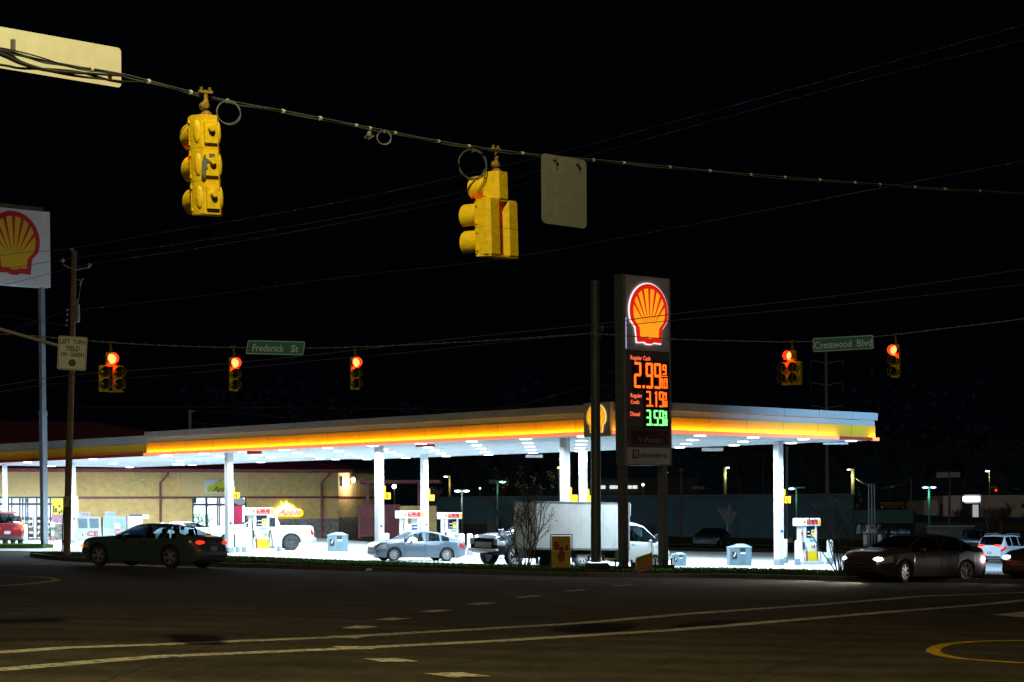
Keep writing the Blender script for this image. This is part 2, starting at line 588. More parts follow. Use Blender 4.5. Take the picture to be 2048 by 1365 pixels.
BB = [(-300, 1077), (300, 1076.5), (642, 1076), (750, 1086), (1024, 1094), (1400, 1104), (1700, 1108), (2400, 1112)]
sheet_px('forecourt', FB, BB, concrete, 0.012, 0.012, 80, 26)
# the verge: kerb, turf and grass
kp = [G(60 + (2340) * i / 90, by_px(KF, 60 + 2340 * i / 90)) for i in range(91)]
mb = MB()
for i, p in enumerate(kp):
    z = hgt(p.x, p.y)
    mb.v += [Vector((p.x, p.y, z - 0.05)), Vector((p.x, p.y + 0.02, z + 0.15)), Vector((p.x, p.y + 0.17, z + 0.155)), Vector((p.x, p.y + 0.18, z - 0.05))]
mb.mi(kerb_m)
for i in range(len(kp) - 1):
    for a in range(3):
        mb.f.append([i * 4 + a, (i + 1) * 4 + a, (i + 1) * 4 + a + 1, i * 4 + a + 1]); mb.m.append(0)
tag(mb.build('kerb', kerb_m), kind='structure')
KF2 = [(p, q - 1.2) for p, q in KF]
_, vv = sheet_px('grass_verge', KF2, VB, turf, 0.15, 0.09, 90, 8)
mb = MB()
for k in range(15000):
    px = rnd.uniform(62, 2300)
    t = rnd.random() ** 0.9
    f = G(px, by_px(KF2, px)) if False else None
    a = by_px(KF2, px); b = by_px(VB, px)
    # sample between rows of the precomputed sheet
    u = (px - 60) / 2340 * 90
    i = min(89, int(u)); w = u - i
    def row(j): return Vector(vv[j * 91 + i]).lerp(Vector(vv[j * 91 + i + 1]), w)
    s = t * 8
    j = min(7, int(s))
    p = row(j).lerp(row(j + 1), s - j)
    an = rnd.uniform(0, pi)
    h = rnd.uniform(0.03, 0.09)
    d = Vector((cos(an), sin(an), 0)) * rnd.uniform(0.015, 0.03)
    l = Vector((rnd.uniform(-.03, .03), rnd.uniform(-.03, .03), h))
    mb.add([p - d, p + d, p + l], [(0, 1, 2)], blade_m)
tag(mb.build('grass', blade_m), 'short green grass along the kerbed verge', 'grass', kind='stuff')
# small grass island at the left drive
mb = MB()
isl = [G(-250, 1091), G(-60, 1091), G(40, 1092), G(85, 1094), G(107, 1096.5), G(85, 1098), G(40, 1098), G(-60, 1098), G(-250, 1098)]
mb.slab([(p.x, p.y) for p in isl], min(p.z for p in isl) - 0.1, max(p.z for p in isl) + 0.06, turf)
tag(mb.build('grass_island', turf), kind='structure')
# far grass bank and its kerb beyond the lot
BK = [(1240, 1091), (1370, 1092), (1500, 1093), (1640, 1095), (1700, 1098), (1800, 1101), (2300, 1110)]
sheet_px('far_kerb', [(a, b + 1.5) for a, b in BK], BK, kerb_m, 0.1, 0.12, 30, 2)
sheet_px('grass_bank', BK, [(1240, 1079), (1400, 1075), (1700, 1074), (2300, 1072)], turf, 0.13, 0.3, 30, 3)

# ------------------------------------------------------------------ road markings
def strip(name, pts, w, m, z=0.004, close=False):
    ps = [G(*p) for p in pts]
    mb = MB()
    n = len(ps)
    for i, p in enumerate(ps):
        a = ps[max(0, i - 1)]; b = ps[min(n - 1, i + 1)]
        t = Vector((b.x - a.x, b.y - a.y, 0)).normalized()
        nn = Vector((-t.y, t.x, 0))
        ww = w[i] if hasattr(w, '__len__') else w
        for sgn in (-1, 1):
            q = p + nn * (sgn * ww / 2)
            mb.v.append(Vector((q.x, q.y, hgt(q.x, q.y) + z)))
    mb.mi(m)
    for i in range(n - 1):
        mb.f.append([2 * i, 2 * i + 2, 2 * i + 3, 2 * i + 1]); mb.m.append(0)
    o = mb.build(name, m)
    return tag(o, kind='structure')
strip('road_marking', [(-150, 1311), (0, 1305.5), (125, 1296.5), (325, 1289.5), (500, 1282), (675, 1275), (1024, 1255), (1144, 1248.5), (1374, 1228.5), (1649, 1209), (1844, 1193), (2048, 1185.5), (2200, 1181)], 0.34, paint_w)
strip('road_marking', [(-150, 1349), (0, 1340), (195, 1323.5), (325, 1313.5), (690, 1298), (1024, 1281), (1219, 1268.5), (1344, 1261), (1524, 1246), (1754, 1226.5), (1974, 1209), (2048, 1201), (2200, 1190)], 0.36, paint_w)
for a, b, w in [((706, 1258.2), (734, 1253.6), .38), ((767, 1241.5), (803, 1237.5), .38), ((851, 1225), (890, 1221.3), .32), ((943, 1210), (982, 1206.5), .3), ((1036, 1196.5), (1075, 1192), .28),
             ((1133, 1183.5), (1168, 1180.5), .26), ((1228, 1172.8), (1264, 1170.8), .26), ((1322, 1168), (1345, 1167), .2), ((680, 1277.2), (699, 1273.6), .5), ((693, 1294), (721, 1300), .42), ((762, 1318.4), (801, 1325), .48), ((886, 1347.5), (944, 1355.5), .5)]:
    strip('road_marking', [a, b], w, paint_w, 0.009)
e = [(2200, 1279), (2048, 1281.5), (1960, 1283.5), (1910, 1287), (1884, 1291.5), (1870, 1297), (1866, 1302), (1872, 1307), (1888, 1312), (1916, 1317), (1960, 1321), (2048, 1326.5), (2200, 1331)]
strip('road_marking', [tuple(p)[:2] for p in curve_pts([(a, b, 0) for a, b in e], 60)], 0.20, paint_y)
e = [(-100, 1150), (0, 1152), (60, 1153.2), (95, 1156), (112, 1159), (108, 1162), (88, 1165), (50, 1169), (0, 1172), (-100, 1175)]
strip('road_marking', [tuple(p)[:2] for p in curve_pts([(a, b, 0) for a, b in e], 40)], 0.22, paint_y)
mb = MB()
q = [G(1984, 1230.5), G(2060, 1222.5), G(2200, 1222), G(2200, 1240), G(2060, 1236.5)]
mb.add([(p.x, p.y, p.z + 0.004) for p in q], [(0, 1, 2, 3, 4)], paint_w)
tag(mb.build('road_marking', paint_w), kind='structure')

tar = mat('tar_seal', (0.012, 0.011, 0.010), 0.8)
for L_, w_ in (([(430, 1164), (620, 1168), (830, 1176), (1024, 1187), (1300, 1203)], .07), ([(-50, 1190), (180, 1189), (420, 1199), (700, 1205), (980, 1199)], .06),
               ([(900, 1330), (1080, 1300), (1230, 1290), (1500, 1290), (1800, 1276)], .045), ([(1100, 1180), (1290, 1196), (1600, 1203), (2060, 1236)], .06),
               ([(200, 1365), (340, 1318), (520, 1262), (640, 1236)], .04), ([(1500, 1365), (1560, 1330), (1740, 1310)], .035)):
    cs = [(p.x + rnd.uniform(-6, 6), p.y + rnd.uniform(-.6, .6)) for p in curve_pts([(a, b, 0) for a, b in L_], 36)]
    strip('tar_seal', cs, [w_ * rnd.uniform(.6, 1.3) for _ in cs], tar, 0.0025)
# ------------------------------------------------------------------ scallop emblem
def pecten():
    out = []
    for i in range(33):
        a = radians(-21 + (222) * i / 32)
        out.append((cos(a), 1.13 + sin(a)))
    left = [(-.70, .53), (-.63, 0), (-.25, .02), (-.12, -.04), (.12, -.04), (.25, .02), (.63, 0), (.70, .53)]
    outer = out + left
    inn = []
    for i in range(33):
        a = radians(-26 + (232) * i / 32)
        inn.append((.83 * cos(a), 1.13 + .83 * sin(a)))
    inner = inn + [(-.51, .53), (-.48, .2), (-.2, .2), (-.1, .15), (.1, .15), (.2, .2), (.48, .2), (.51, .53)]
    wed = []
    for k in range(-3, 4):
        tip = (0.075 * k, .72 - .02 * abs(k))
        a = radians(90 - k * 23.5)
        d = radians(4.0)
        wed.append([tip, (.86 * cos(a + d), 1.13 + .86 * sin(a + d)), (.86 * cos(a - d), 1.13 + .86 * sin(a - d))])
    return outer, inner, wed
def emblem(parent, cx, cz, hw, y, mr, my, halo=None, th=0.05):
    """scallop emblem centred on x=cx with its foot at z=cz, facing -y"""
    o, i, w = pecten()
    T = lambda ps, k=1.0: [(cx + p[0] * hw * k, cz + ((p[1] - 1.05) * k + 1.05) * hw) for p in ps]
    e = MB().prism(T(o), y - th, y, mr).build('emblem', mr, parent)
    MB().prism(T(i), y - th - 0.012, y - th + 0.004, my).build('shell_face', my, e)
    mb = MB()
    for q in w: mb.prism(T(q), y - th - 0.020, y - th - 0.002, mr)
    mb.build('shell_rib', mr, e)
    if halo:
        MB().prism(T(o, 1.035), y - th * 0.6, y - 0.002, halo).build('halo_edge', halo, e)
    return e
def rrect(x0, x1, z0, z1, r, n=5):
    out = []
    for cx, cz, a0 in ((x1 - r, z1 - r, 0), (x0 + r, z1 - r, 90), (x0 + r, z0 + r, 180), (x1 - r, z0 + r, 270)):
        for k in range(n + 1):
            a = radians(a0 + 90 * k / n)
            out.append((cx + r * cos(a), cz + r * sin(a)))
    return out
# ------------------------------------------------------------------ traffic signals
lens_red = mat('lens_red_lit', (0.5, 0.02, 0.01), 0.3, emit=(26.0, 0.85, 0.20), estr=1.0)
lens_off = mat('lens_unlit', (0.02, 0.025, 0.02), 0.15)
lens_off_y = mat('lens_unlit_amber', (0.05, 0.035, 0.01), 0.15)
visor_in = mat('visor_black', (0.075, 0.035, 0.025), 0.6)
chip_m = mat('worn_primer', (0.10, 0.115, 0.11), 0.8, noise=0.3, nscale=20)
def housing(mb, x, z0, z1, style, n):
    """signal case between heights z0 (top) and z1, lens side at -y"""
    if style == 'dome':
        poly = [(-.17, -.10), (.17, -.10), (.17, -.03), (.095, .075), (-.095, .075), (-.17, -.03)]
    else:
        poly = [(-.14, -.10), (.14, -.10), (.14, .06), (.09, .11), (-.09, .11), (-.14, .06)]
    h = (z0 - z1) / n
    for k in range(n):
        a, b = z0 - k * h - 0.003, z0 - (k + 1) * h + 0.003
        mb.slab([(p[0] + x, p[1]) for p in poly], b, a)
        mb.bx(x - (.175 if style == 'dome' else .15), x + (.175 if style == 'dome' else .15), -.115, -.095, b + .005, a - .005)
        zc = (a + b) / 2
        for sx in (-1, 1):
            mb.box((x + sx * (.175 if style == 'dome' else .15), -.09, zc + .12), (.02, .03, .03))
            mb.box((x + sx * (.175 if style == 'dome' else .15), -.09, zc - .12), (.02, .03, .03))
        if style == 'dome':
            for sx in (-1, 1):
                M = Matrix.Translation((x + sx * .128, .022, zc)) @ Matrix.Rotation(sx * radians(-54), 4, 'Z')
                mb.ball((0, 0, 0), (.050, .030, .128), 16, None, M)
            mb.bx(x - .075, x + .075, .07, .105, zc - .125, zc + .11)
            mb.lathe([(.04, .10), (.04, .14), (.034, .15)], 14, 'y', (x, 0, zc + .03))
    mb.slab([(p[0] * .98 + x, p[1] * .98) for p in poly], z1 - .006, z0 + .006)
def signal(kind, label, style='plain', lit='red', group=None, drop=None):
    root = empty('traffic_signal', (0, 0, 0), 0, label, 'traffic light', group)
    S = 0.355
    T = drop if drop is not None else (.34 if kind == 'three' else .30)
    if kind == 'three':
        cols = [(0, -T, 3)]
        secs = [(0, -T - S * .5, 'r'), (0, -T - S * 1.5, 'y'), (0, -T - S * 2.5, 'g')]
    else:
        cols = [(0, -T, 1), (-.20, -T - S - .04, 2), (.20, -T - S - .04, 2)]
        secs = [(0, -T - S * .5, 'r')] + [(sx * .20, -T - .04 - S * (1.5 + k), 'yg'[k]) for sx in (-1, 1) for k in (0, 1)]
    for x, zt, n in cols:
        mb = MB()
        housing(mb, x, zt, zt - n * S, style, n)
        mb.build('housing', yellow_sig, root, smooth=True)
    if kind != 'three':
        mb = MB()
        mb.slab([(-.34, -.10), (.34, -.10), (.34, .06), (.28, .10), (-.28, .10), (-.34, .06)], -T - S - .035, -T - S - .012)
        mb.build('bracket_plate', yellow_sig, root)
        mb = MB()
        zb = -T - .04 - 3 * S
        mb.slab([(-.36, -.10), (.36, -.10), (.30, .10), (-.30, .10)], zb - .03, zb - .008)
        mb.build('bracket_plate', yellow_sig, root)
    for x, z, c in secs:
        on = (c == 'r')
        o = MB().lathe([(.0, -.15), (.07, -.145), (.12, -.13), (.15, -.11)], 24, 'y', (x, 0, z), close=False).build('lens', lens_red if on else (lens_off_y if c == 'y' else lens_off), root, smooth=True)
        if on: lamp('signal_glow', 'POINT', (x, -.30, z - .03), 9.0, (1.0, .035, .008), root, size=.06)
        mb = MB()
        A0, A1 = radians(-58), radians(238)
        mb.lathe([(.160, -.10), (.163, -.22), (.166, -.37)], 26, 'y', (x, 0, z), yellow_sig, a0=A0, a1=A1)
        mb.lathe([(.155, -.112), (.158, -.22), (.161, -.37)], 26, 'y', (x, 0, z), visor_in, a0=A0, a1=A1)
        mb.lathe([(.161, -.37), (.166, -.37)], 26, 'y', (x, 0, z), yellow_sig, a0=A0, a1=A1)
        v = mb.build('visor', None, root, smooth=True)
    mb = MB()
    top = -T
    mb.tube([(0, 0, 0.0), (0, 0, -.07)], .022, 8)
    mb.box((0, 0, .015), (.16, .045, .03))
    mb.box((-.05, 0, .045), (.02, .03, .04)); mb.box((.05, 0, .045), (.02, .03, .04))
    mb.ball((0, 0, -.10), (.035, .035, .045), 10)
    mb.tube([(0, 0, -.12), (.02, .01, -.16), (0, 0, top + .1)], .020, 8)
    mb.lathe([(.03, -.05), (.05, -.03), (.05, .03), (.03, .05)], 12, 'y', (0.02, 0, top + .11))
    mb.lathe([(.07, top - .005), (.065, top + .03), (.03, top + .06)], 12, 'z')
    mb.build('hanger', mat('rusty_hanger', (0.22, 0.13, 0.015), 0.7, noise=0.5, nscale=30), root, smooth=True)
    return root
BDIR = Vector((cos(radians(43)), sin(radians(43)), 0))
def wireY(px):
    u = (px - CX) / F
    t = (u * 22.8 + 3.557) / (.731 - .682 * u)
    return 22.8 + .682 * t
# near span wire
NW = [(-120, 76), (0, 99), (70, 118), (150, 134), (245, 150), (380, 185), (455, 203), (570, 224), (720, 253), (880, 284), (985, 300), (1085, 312), (1245, 326), (1500, 350), (1830, 375), (2048, 388), (2300, 402)]
nw3 = [P(a, b, wireY(a)) for a, b in NW]
root = empty('span_wire', nw3[6], 0, 'thick bundled span cable sagging across the top, carrying the two large yellow signals', 'cable')
o0 = nw3[6]
loc3 = [p - o0 for p in nw3]
sm = curve_pts(loc3, 120)
mb = MB()
mb.tube(sm, .014, 6)
up = Vector((0, 0, 1))
mb.tube([p - up * (.017 + .006 * sin(i * .9)) for i, p in enumerate(sm)], .008, 5)
mb.tube([p + up * .006 + Vector((0, -.016 - .004 * cos(i * 1.3), 0)) for i, p in enumerate(sm)], .007, 5)
mb.build('messenger_cable', mat('cable_sheath', (0.07, 0.09, 0.095), 0.5, noise=0.3, nscale=30), root, smooth=True)
mb = MB()
L = [(-120, 60), (0, 108), (45, 128), (100, 142), (170, 147), (245, 152)]
mb.tube(curve_pts([P(a, b, wireY(a) - .12) - o0 for a, b in L], 30), .028, 8, r1=.012)
L = [(-120, 92), (0, 101), (40, 124), (90, 140), (150, 152), (200, 158), (247, 163), (290, 165)]
mb.tube(curve_pts([P(a, b, wireY(a) - .10) - o0 for a, b in L], 30), .024, 8, r1=.007)
L = [(-120, 118), (0, 130), (40, 137), (100, 139), (160, 145), (215, 160), (246, 166)]
mb.tube(curve_pts([P(a, b, wireY(a) - .09) - o0 for a, b in L], 30), .014, 6)
L = [(-120, 78), (0, 96), (70, 112), (140, 134), (180, 138)]
mb.tube(curve_pts([P(a, b, wireY(a) - .08) - o0 for a, b in L], 30), .008, 6)
mb.build('cable_bundle', mat('black_sheath', (0.012, 0.012, 0.014), 0.5), root, smooth=True)
tie_m = mat('cable_tie', (0.5, 0.47, 0.38), 0.6)
for px in (183, 297, 381, 455, 566, 640, 712, 740, 790, 877, 938, 1045, 1187, 1248, 1340, 1420, 1502, 1570, 1640, 1710, 1760, 1830, 1890, 1960):
    py = lerp_tab(NW, px)
    c = P(px, py, wireY(px)) - o0
    MB().tube([c - BDIR * .016, c + BDIR * .016], .028 if px < 700 else .022, 8).build('cable_tie', tie_m, root)
# signals on it
s1 = signal('three', 'large yellow three-lamp signal head seen from behind, grey paint chip on its middle section', 'dome', drop=.25)
s1.location = P(411, 187, 22.8); s1.rotation_euler = (0, radians(2.0), radians(213))
s1.scale = (1.02, 1.02, 1.05)
mb = MB()
mb.prism([(-.10, -.16), (-.06, -.13), (-.075, -.07), (-.03, -.05), (-.045, .0), (.0, .02), (-.01, .05), (-.05, .06), (-.06, .10), (-.09, .08), (-.12, .0), (-.13, -.10)][::-1], 0, .004)
M = Matrix.Rotation(pi, 4, 'Z')
ch = MB().add([M @ (v + Vector((0, 0, 0))) for v in mb.v], mb.f)
for i, v in enumerate(ch.v): ch.v[i] = Vector((v.x * .8 + .03, .108 if abs(v.y) < .002 else .111, v.z - .25 - .355 * 1.5))
ch.build('paint_chip', chip_m, s1)
MB().bx(-.035, .03, .105, .109, -.25 - .355 - .115, -.25 - .355 - .065).build('sticker', chip_m, s1)
s2 = signal('dog', 'large yellow five-lamp cluster signal seen from its side, hanging beside the blank square sign')
s2.location = P(992, 301, 26.0); s2.rotation_euler = (0, radians(2.0), radians(233))
s2.scale = (.98, .98, .97)
def coil(px, py, Y, r, turns, label, tilt):
    mb = MB()
    pts = []
    for i in range(turns * 26):
        a = 2 * pi * i / 26
        rr = r * (1 + .06 * sin(i * .37))
        pts.append((rr * cos(a) * (1 + .05 * sin(i * .11)), .02 * sin(i * .21), rr * sin(a) - r))
    mb.tube(pts, .006, 5)
    mb.bx(-.012, .012, -.03, .03, -.03, .01)
    o = mb.build('cable_coil', MATS['cable_sheath'], None, smooth=True)
    o.location = P(px, py, Y); o.rotation_euler = (0, 0, tilt)
    tag(o, label, 'cable coil', 'slack cable coils on the span cable')
coil(457, 202, 22.9, .135, 2, 'thin loop of slack cable right of the three-lamp yellow signal', radians(20))
coil(768, 262, 24.6, .085, 3, 'smallest cable loop, midway between the two large yellow signals', radians(15))
coil(945, 300, 25.8, .19, 4, 'thick round coil of cable left of the five-lamp yellow signal', radians(25))
mb = MB()
mb.tube([(0, 0, 0), (-.03, 0, -.06), (-.08, .02, -.10), (-.03, 0, -.12), (.04, 0, -.08)], .010, 6)
mb.ball((-.02, 0, -.06), (.035, .03, .04), 8)
o = mb.build('cable_splice', wire_m, None, smooth=True); o.location = P(742, 259, 24.4)
tag(o, 'small dark cable splice hanging beside the smallest cable loop', 'cable splice')
# blank backs of signs
def sign_back(px, py, Y, w, h, r, m, label, rolly=0.0):
    root = empty('hanging_sign', P(px, py, Y), radians(43), label, 'road sign')
    root.rotation_euler = (0, rolly, radians(43))
    MB().prism(rrect(-w / 2, w / 2, -h, 0, r), -.002, .004, m).build('sign_panel', m, root)
    return root
p = P(242, 97, 23.95)
sb = sign_back(242, 97, 23.95, 2.2, .475, .05, alu_m, 'long blank cream back of a street-name sign at the top left', 0)
sb.location = p - BDIR * 1.1
for x in (-.35, .93):
    MB().bx(x - .02, x + .02, -.05, -.003, -.27 - .06 * (x > 0) * 1.6, -.13 - .09 * (x > 0) * 2.0).build('clamp', dark_steel, sb)
p = P(1083, 305, 26.4)
sb = sign_back(1083, 305, 26.4, .84, .925, .07, alu_dull, 'blank grey back of a rectangular sign hung right of the five-lamp signal', 0)
sb.location = p + BDIR * .42 + Vector((0, .05, 0))
for x in (-.20, .22):
    mb = MB().lathe([(.022, -.05), (.022, -.004)], 10, 'y', (x, 0, -.055 - .01 * (x > 0)))
    mb.tube([(x, -.02, -.06), (x + .03, -.02, -.11), (x + .06, -.01, -.17)], .008, 5)
    mb.build('clamp', dark_steel, sb)
# far span wires with their signals
FW = [(-150, 660), (60, 672), (174, 682), (295, 690), (433, 695), (560, 697), (670, 696), (803, 691), (970, 682), (1090, 674), (1186, 667)]
FR = [(1194, 668), (1350, 679), (1500, 683), (1562, 684.5), (1627, 683), (1746, 674), (1797, 669), (1860, 661), (2048, 638), (2300, 600)]
def farY(px): return 55.0 + (px - 100) * 0.0085 if px < 1190 else 64.3 - (px - 1190) * 0.006
def far_wire(L, label):
    pts = [P(a, b, farY(a)) for a, b in L]
    c = pts[0]
    mb = MB()
    mb.tube(curve_pts([p - c for p in pts], 60), .013, 5)
    a, b = L[0][0], L[-1][0]
    k = a
    while k < b:
        k += rnd.uniform(18, 34)
        if k > b: break
        mb.ball(P(k, lerp_tab(L, k), farY(k)) - c, (.035, .02, .03), 6)
    o = mb.build('span_wire', mat('far_span_cable', (0.22, 0.21, 0.20), 0.5), None)
    o.location = c
    return tag(o, label, 'cable', 'far span wires of the junction')
far_wire(FW, 'far span wire left of the plain grey steel pole, carrying three red signals')
far_wire(FR, 'far span wire right of the plain grey steel pole, carrying two red signals')
fs = [('dog', 221, 686, 24, .98, 'far red five-lamp signal beside the LEFT TURN YIELD sign'),
      ('three', 467, 695, 22, 1.0, 'far red three-lamp signal just left of the Frederick St sign'),
      ('three', 709, 695, 20, 1.0, 'far red three-lamp signal between the Frederick St sign and the grey pole'),
      ('dog', 1584, 684, -36, .95, 'far red five-lamp signal left of the Crestwood Blvd sign'),
      ('three', 1791, 670, -30, 1.02, 'far red three-lamp signal right of the Crestwood Blvd sign')]
first = {}
for kind, px, py, a, sc, lab in fs:
    if kind not in first:
        first[kind] = r = signal(kind, lab, 'plain', group='far red signals across the junction')
    else:
        r = copy_tree(first[kind])
        r['label'] = lab
    k = sc * (0.98 if kind == 'dog' else .90)
    r.location = P(px, py, farY(px) - .05); r.rotation_euler = (0, 0, radians(a)); r.scale = (k, k, k)
# green street-name signs
def name_sign(px, py, w, h, roll, shear, words, hh, label, widths, gap):
    Y = farY(px) - .5
    root = empty('street_name_sign', P(px, py, Y), 0, label, 'street sign')
    root.rotation_euler = (0, roll, radians(-4))
    W, H = w * Y / F, h * Y / F
    sh = lambda ps: [(x + shear * z, z) for x, z in ps]
    MB().prism(sh(rrect(-W / 2, W / 2, -H / 2, H / 2, .05)), 0, .02, green_sign).build('sign_panel', green_sign, root)
    mb = MB()
    pale = mat('sign_legend', (0.62, 0.78, 0.78), 0.5)
    o = rrect(-W / 2 + .015, W / 2 - .015, -H / 2 + .015, H / 2 - .015, .045); i = rrect(-W / 2 + .032, W / 2 - .032, -H / 2 + .032, H / 2 - .032, .035)
    n = len(o)
    vs = [(x, -.004, z) for x, z in sh(o)] + [(x, -.004, z) for x, z in sh(i)]
    mb.add(vs, [(k, (k + 1) % n, (k + 1) % n + n, k + n) for k in range(n)], pale)
    mb.build('border', pale, root)
    x = -sum(widths) / 2 - gap / 2
    for t, ww in zip(words, widths):
        text(t, H * hh, root, pale, (x + ww / 2, -.004, -H * .02), ww, bold=.012, shear=shear)
        x += ww + gap
    return root
name_sign(551, 696, 117, 28.5, radians(2.0), .14, ('Frederick', 'St'), .50, 'green street sign reading Frederick St on the far span wire', (.93, .24), .20)
name_sign(1686.5, 687.5, 121, 28.5, radians(-2.6), -.01, ('Crestwood', 'Blvd'), .50, 'green street sign reading Crestwood Blvd on the far span wire', (1.12, .46), .16)
# left turn sign
Y = 52.0
root = empty('left_turn_sign', P(144.5, 707, Y), 0, 'white sign reading LEFT TURN YIELD ON GREEN in front of the wooden pole', 'road sign')
root.rotation_euler = (0, radians(3.2), radians(6))
W, H = .74, .875
MB().prism(rrect(-W / 2, W / 2, -H / 2, H / 2, .05), 0, .01, sign_white).build('sign_panel', sign_white, root)
blk = mat('sign_black', (0.012, 0.012, 0.012), 0.5)
mb = MB()
o = rrect(-W / 2 + .018, W / 2 - .018, -H / 2 + .018, H / 2 - .018, .045); i = rrect(-W / 2 + .03, W / 2 - .03, -H / 2 + .03, H / 2 - .03, .035)
n = len(o)
mb.add([(x, -.004, z) for x, z in o] + [(x, -.004, z) for x, z in i], [(k, (k + 1) % n, (k + 1) % n + n, k + n) for k in range(n)], blk)
mb.build('border', blk, root)
text('LEFT  TURN', .115, root, blk, (0, -.006, .30), .64, bold=.025)
text('YIELD', .13, root, blk, (0, -.006, .125), .37, bold=.025)
text('ON  GREEN', .10, root, blk, (0, -.006, -.03), .60, bold=.025)
MB().lathe([(.095, -.006), (.095, 0)], 24, 'y', (0.01, 0, -.25)).build('green_dot', mat('dot_green', (0.0, 0.05, 0.035), 0.5), root)
# mast arm behind it
pts = [P(-120, 628, 54.5), P(0, 659, 54.3), P(60, 676, 54.2), P(135, 697, 54.1)]
o = MB().tube([p - pts[0] for p in pts], .055, 8, r1=.045).build('mast_arm', mat('arm_steel', (0.30, 0.28, 0.2), 0.5), None, smooth=True)
o.location = pts[0]; tag(o, 'slanting pale metal arm reaching from the left edge to the wooden pole', 'signal arm')
# overhead power lines: thin wires far above
def wire(L, Yf, r, label, grp='thin overhead power lines'):
    pts = [P(a, b, Yf(a)) for a, b in L]
    c = pts[0]
    o = MB().tube(curve_pts([p - c for p in pts], 40), r, 4).build('power_line', wire_far_m, None)
    o.location = c
    tag(o, label, 'power line', grp)
PT = (148, 497)
wire([(-200, 560), (0, 512), (145, 497), (340, 463), (650, 410), (920, 352), (1150, 297), (1560, 186), (1800, 119), (2048, 50), (2200, 5)], lambda p: 86, .011, 'topmost power line, from the top of the wooden pole to the upper right corner')
wire([(-200, 577), (0, 540), (128, 520), (400, 482), (700, 432), (960, 375), (1200, 305), (1560, 205), (1800, 142), (2048, 80), (2200, 40)], lambda p: 88, .010, 'second power line down, just under the topmost one')
wire([(-200, 610), (0, 572), (180, 529), (420, 493), (700, 443), (980, 385), (1120, 345)], lambda p: 90, .009, 'third power line from the right end of the wooden pole crossarm')
wire([(158, 620), (420, 590), (700, 553), (1024, 515), (1400, 446), (1700, 388), (2048, 322), (2200, 295)], lambda p: 84, .010, 'lone power line rising from the pole transformer to the right edge')
wire([(-150, 790), (0, 772), (130, 752), (270, 741), (450, 728), (640, 709), (900, 679), (1181, 650), (1350, 628), (1700, 589), (2048, 539), (2200, 515)], lambda p: 62, .013, 'long pale wire passing the grey steel pole and crossing the lit shell sign')
wire([(-150, 800), (0, 784), (120, 767), (345, 750), (670, 718), (830, 704), (1010, 684), (1181, 668)], lambda p: 63, .011, 'wire ending at the collar of the plain grey steel pole')
wire([(1200, 656), (1350, 641), (1700, 608), (2048, 569), (2200, 550)], lambda p: 62.5, .011, 'wire right of the grey steel pole crossing the foot of the lit shell')
wire([(150, 815), (420, 815), (700, 817), (1000, 816), (1180, 774), (1350, 771)], lambda p: 64, .006, 'faint lowest wire above the station canopies')
wire([(-150, 630), (0, 632), (60, 640), (137, 653)], lambda p: 85, .010, 'short wire meeting the wooden pole at its insulators from the left')
wire([(-150, 700), (0, 668), (60, 648), (137, 622)], lambda p: 84.5, .010, 'short wire rising to the wooden pole at its insulators from the left')

# ------------------------------------------------------------------ wooden utility pole
g = G(133, 1113, .1)
top = P(148.5, 503, g.y + .1)
d = top - g
root = empty('utility_pole', g, 0, 'leaning weathered wooden power pole with transformer and no-parking sign', 'utility pole')
m = MB()
m.tube([(0, 0, -.3), d * .3, d * .6 + Vector((.03, 0, 0)), d], .175, 12, r1=.115)
m.build('pole', wood_m, root, smooth=True)
up = d.normalized()
def pl(px, py, dy=0): return P(px, py, g.y + dy) - g
ins = mat('porcelain', (0.45, 0.44, 0.42), 0.3)
m = MB()
m.tube([pl(148, 541), pl(137, 535), pl(127, 530)], .035, 6); m.tube([pl(149, 541), pl(165, 538), pl(178, 536)], .035, 6)
m.build('crossarm', galv, root, smooth=True)
for a, b in ((145, 500), (126, 522), (179, 531)):
    MB().lathe([(.02, -.1), (.03, -.05), (.09, -.03), (.05, 0), (.10, .03), (.05, .07), (.03, .1)], 10, 'z', pl(a, b)).build('insulator', ins, root, smooth=True)
m = MB()
c = pl(154.5, 627, -.28)
m.lathe([(.09, -.40), (.115, -.36), (.115, .34), (.13, .36), (.08, .42), (.02, .44)], 14, 'z', c)
tr = m.build('transformer', galv, root, smooth=True)
MB().tube([c + Vector((0, 0, .42)), c + Vector((.02, 0, .62))], .035, 8).build('bushing', ins, tr)
m = MB()
m.tube([pl(157, 603, -.28), pl(159, 590), pl(161, 572)], .012, 4)
m.tube([pl(160, 572), pl(164, 560), pl(168, 558)], .035, 6)
m.tube([pl(150, 559), pl(165, 562)], .02, 5)
m.build('fuse_cutout', ins, root)
for a, b in ((135, 620), (135, 630), (134, 641), (133, 651)):
    MB().lathe([(.03, -.05), (.06, 0), (.03, .05)], 8, 'x', pl(a, b, -.1)).build('spool_insulator', ins, root, smooth=True)
m = MB()
m.tube([pl(128, 1010, -.2), pl(125, 1060, -.2), pl(124, 1112, -.1)], .03, 6)
m.tube([pl(119, 1110, -.1), pl(124, 1104, -.2), pl(126, 1080, -.2)], .02, 5)
m.build('cable_guard', dark_steel, root)
c = pl(132, 1004, -.24)
ns = MB().prism(rrect(c.x - .13, c.x + .13, c.z - .24, c.z + .24, .02), c.y - .004, c.y, sign_white).build('no_parking_sign', mat('faded_sign', (0.30, 0.22, 0.18), 0.7), root)
tag(ns, 'faded sign with a struck-out letter P')
rr = mat('faded_red', (0.16, 0.03, 0.03), 0.7)
m = MB()
pts = [(c.x + .085 * cos(2 * pi * k / 20), c.y - .006, c.z + .11 + .085 * sin(2 * pi * k / 20)) for k in range(21)]
m.tube(pts, .009, 4)
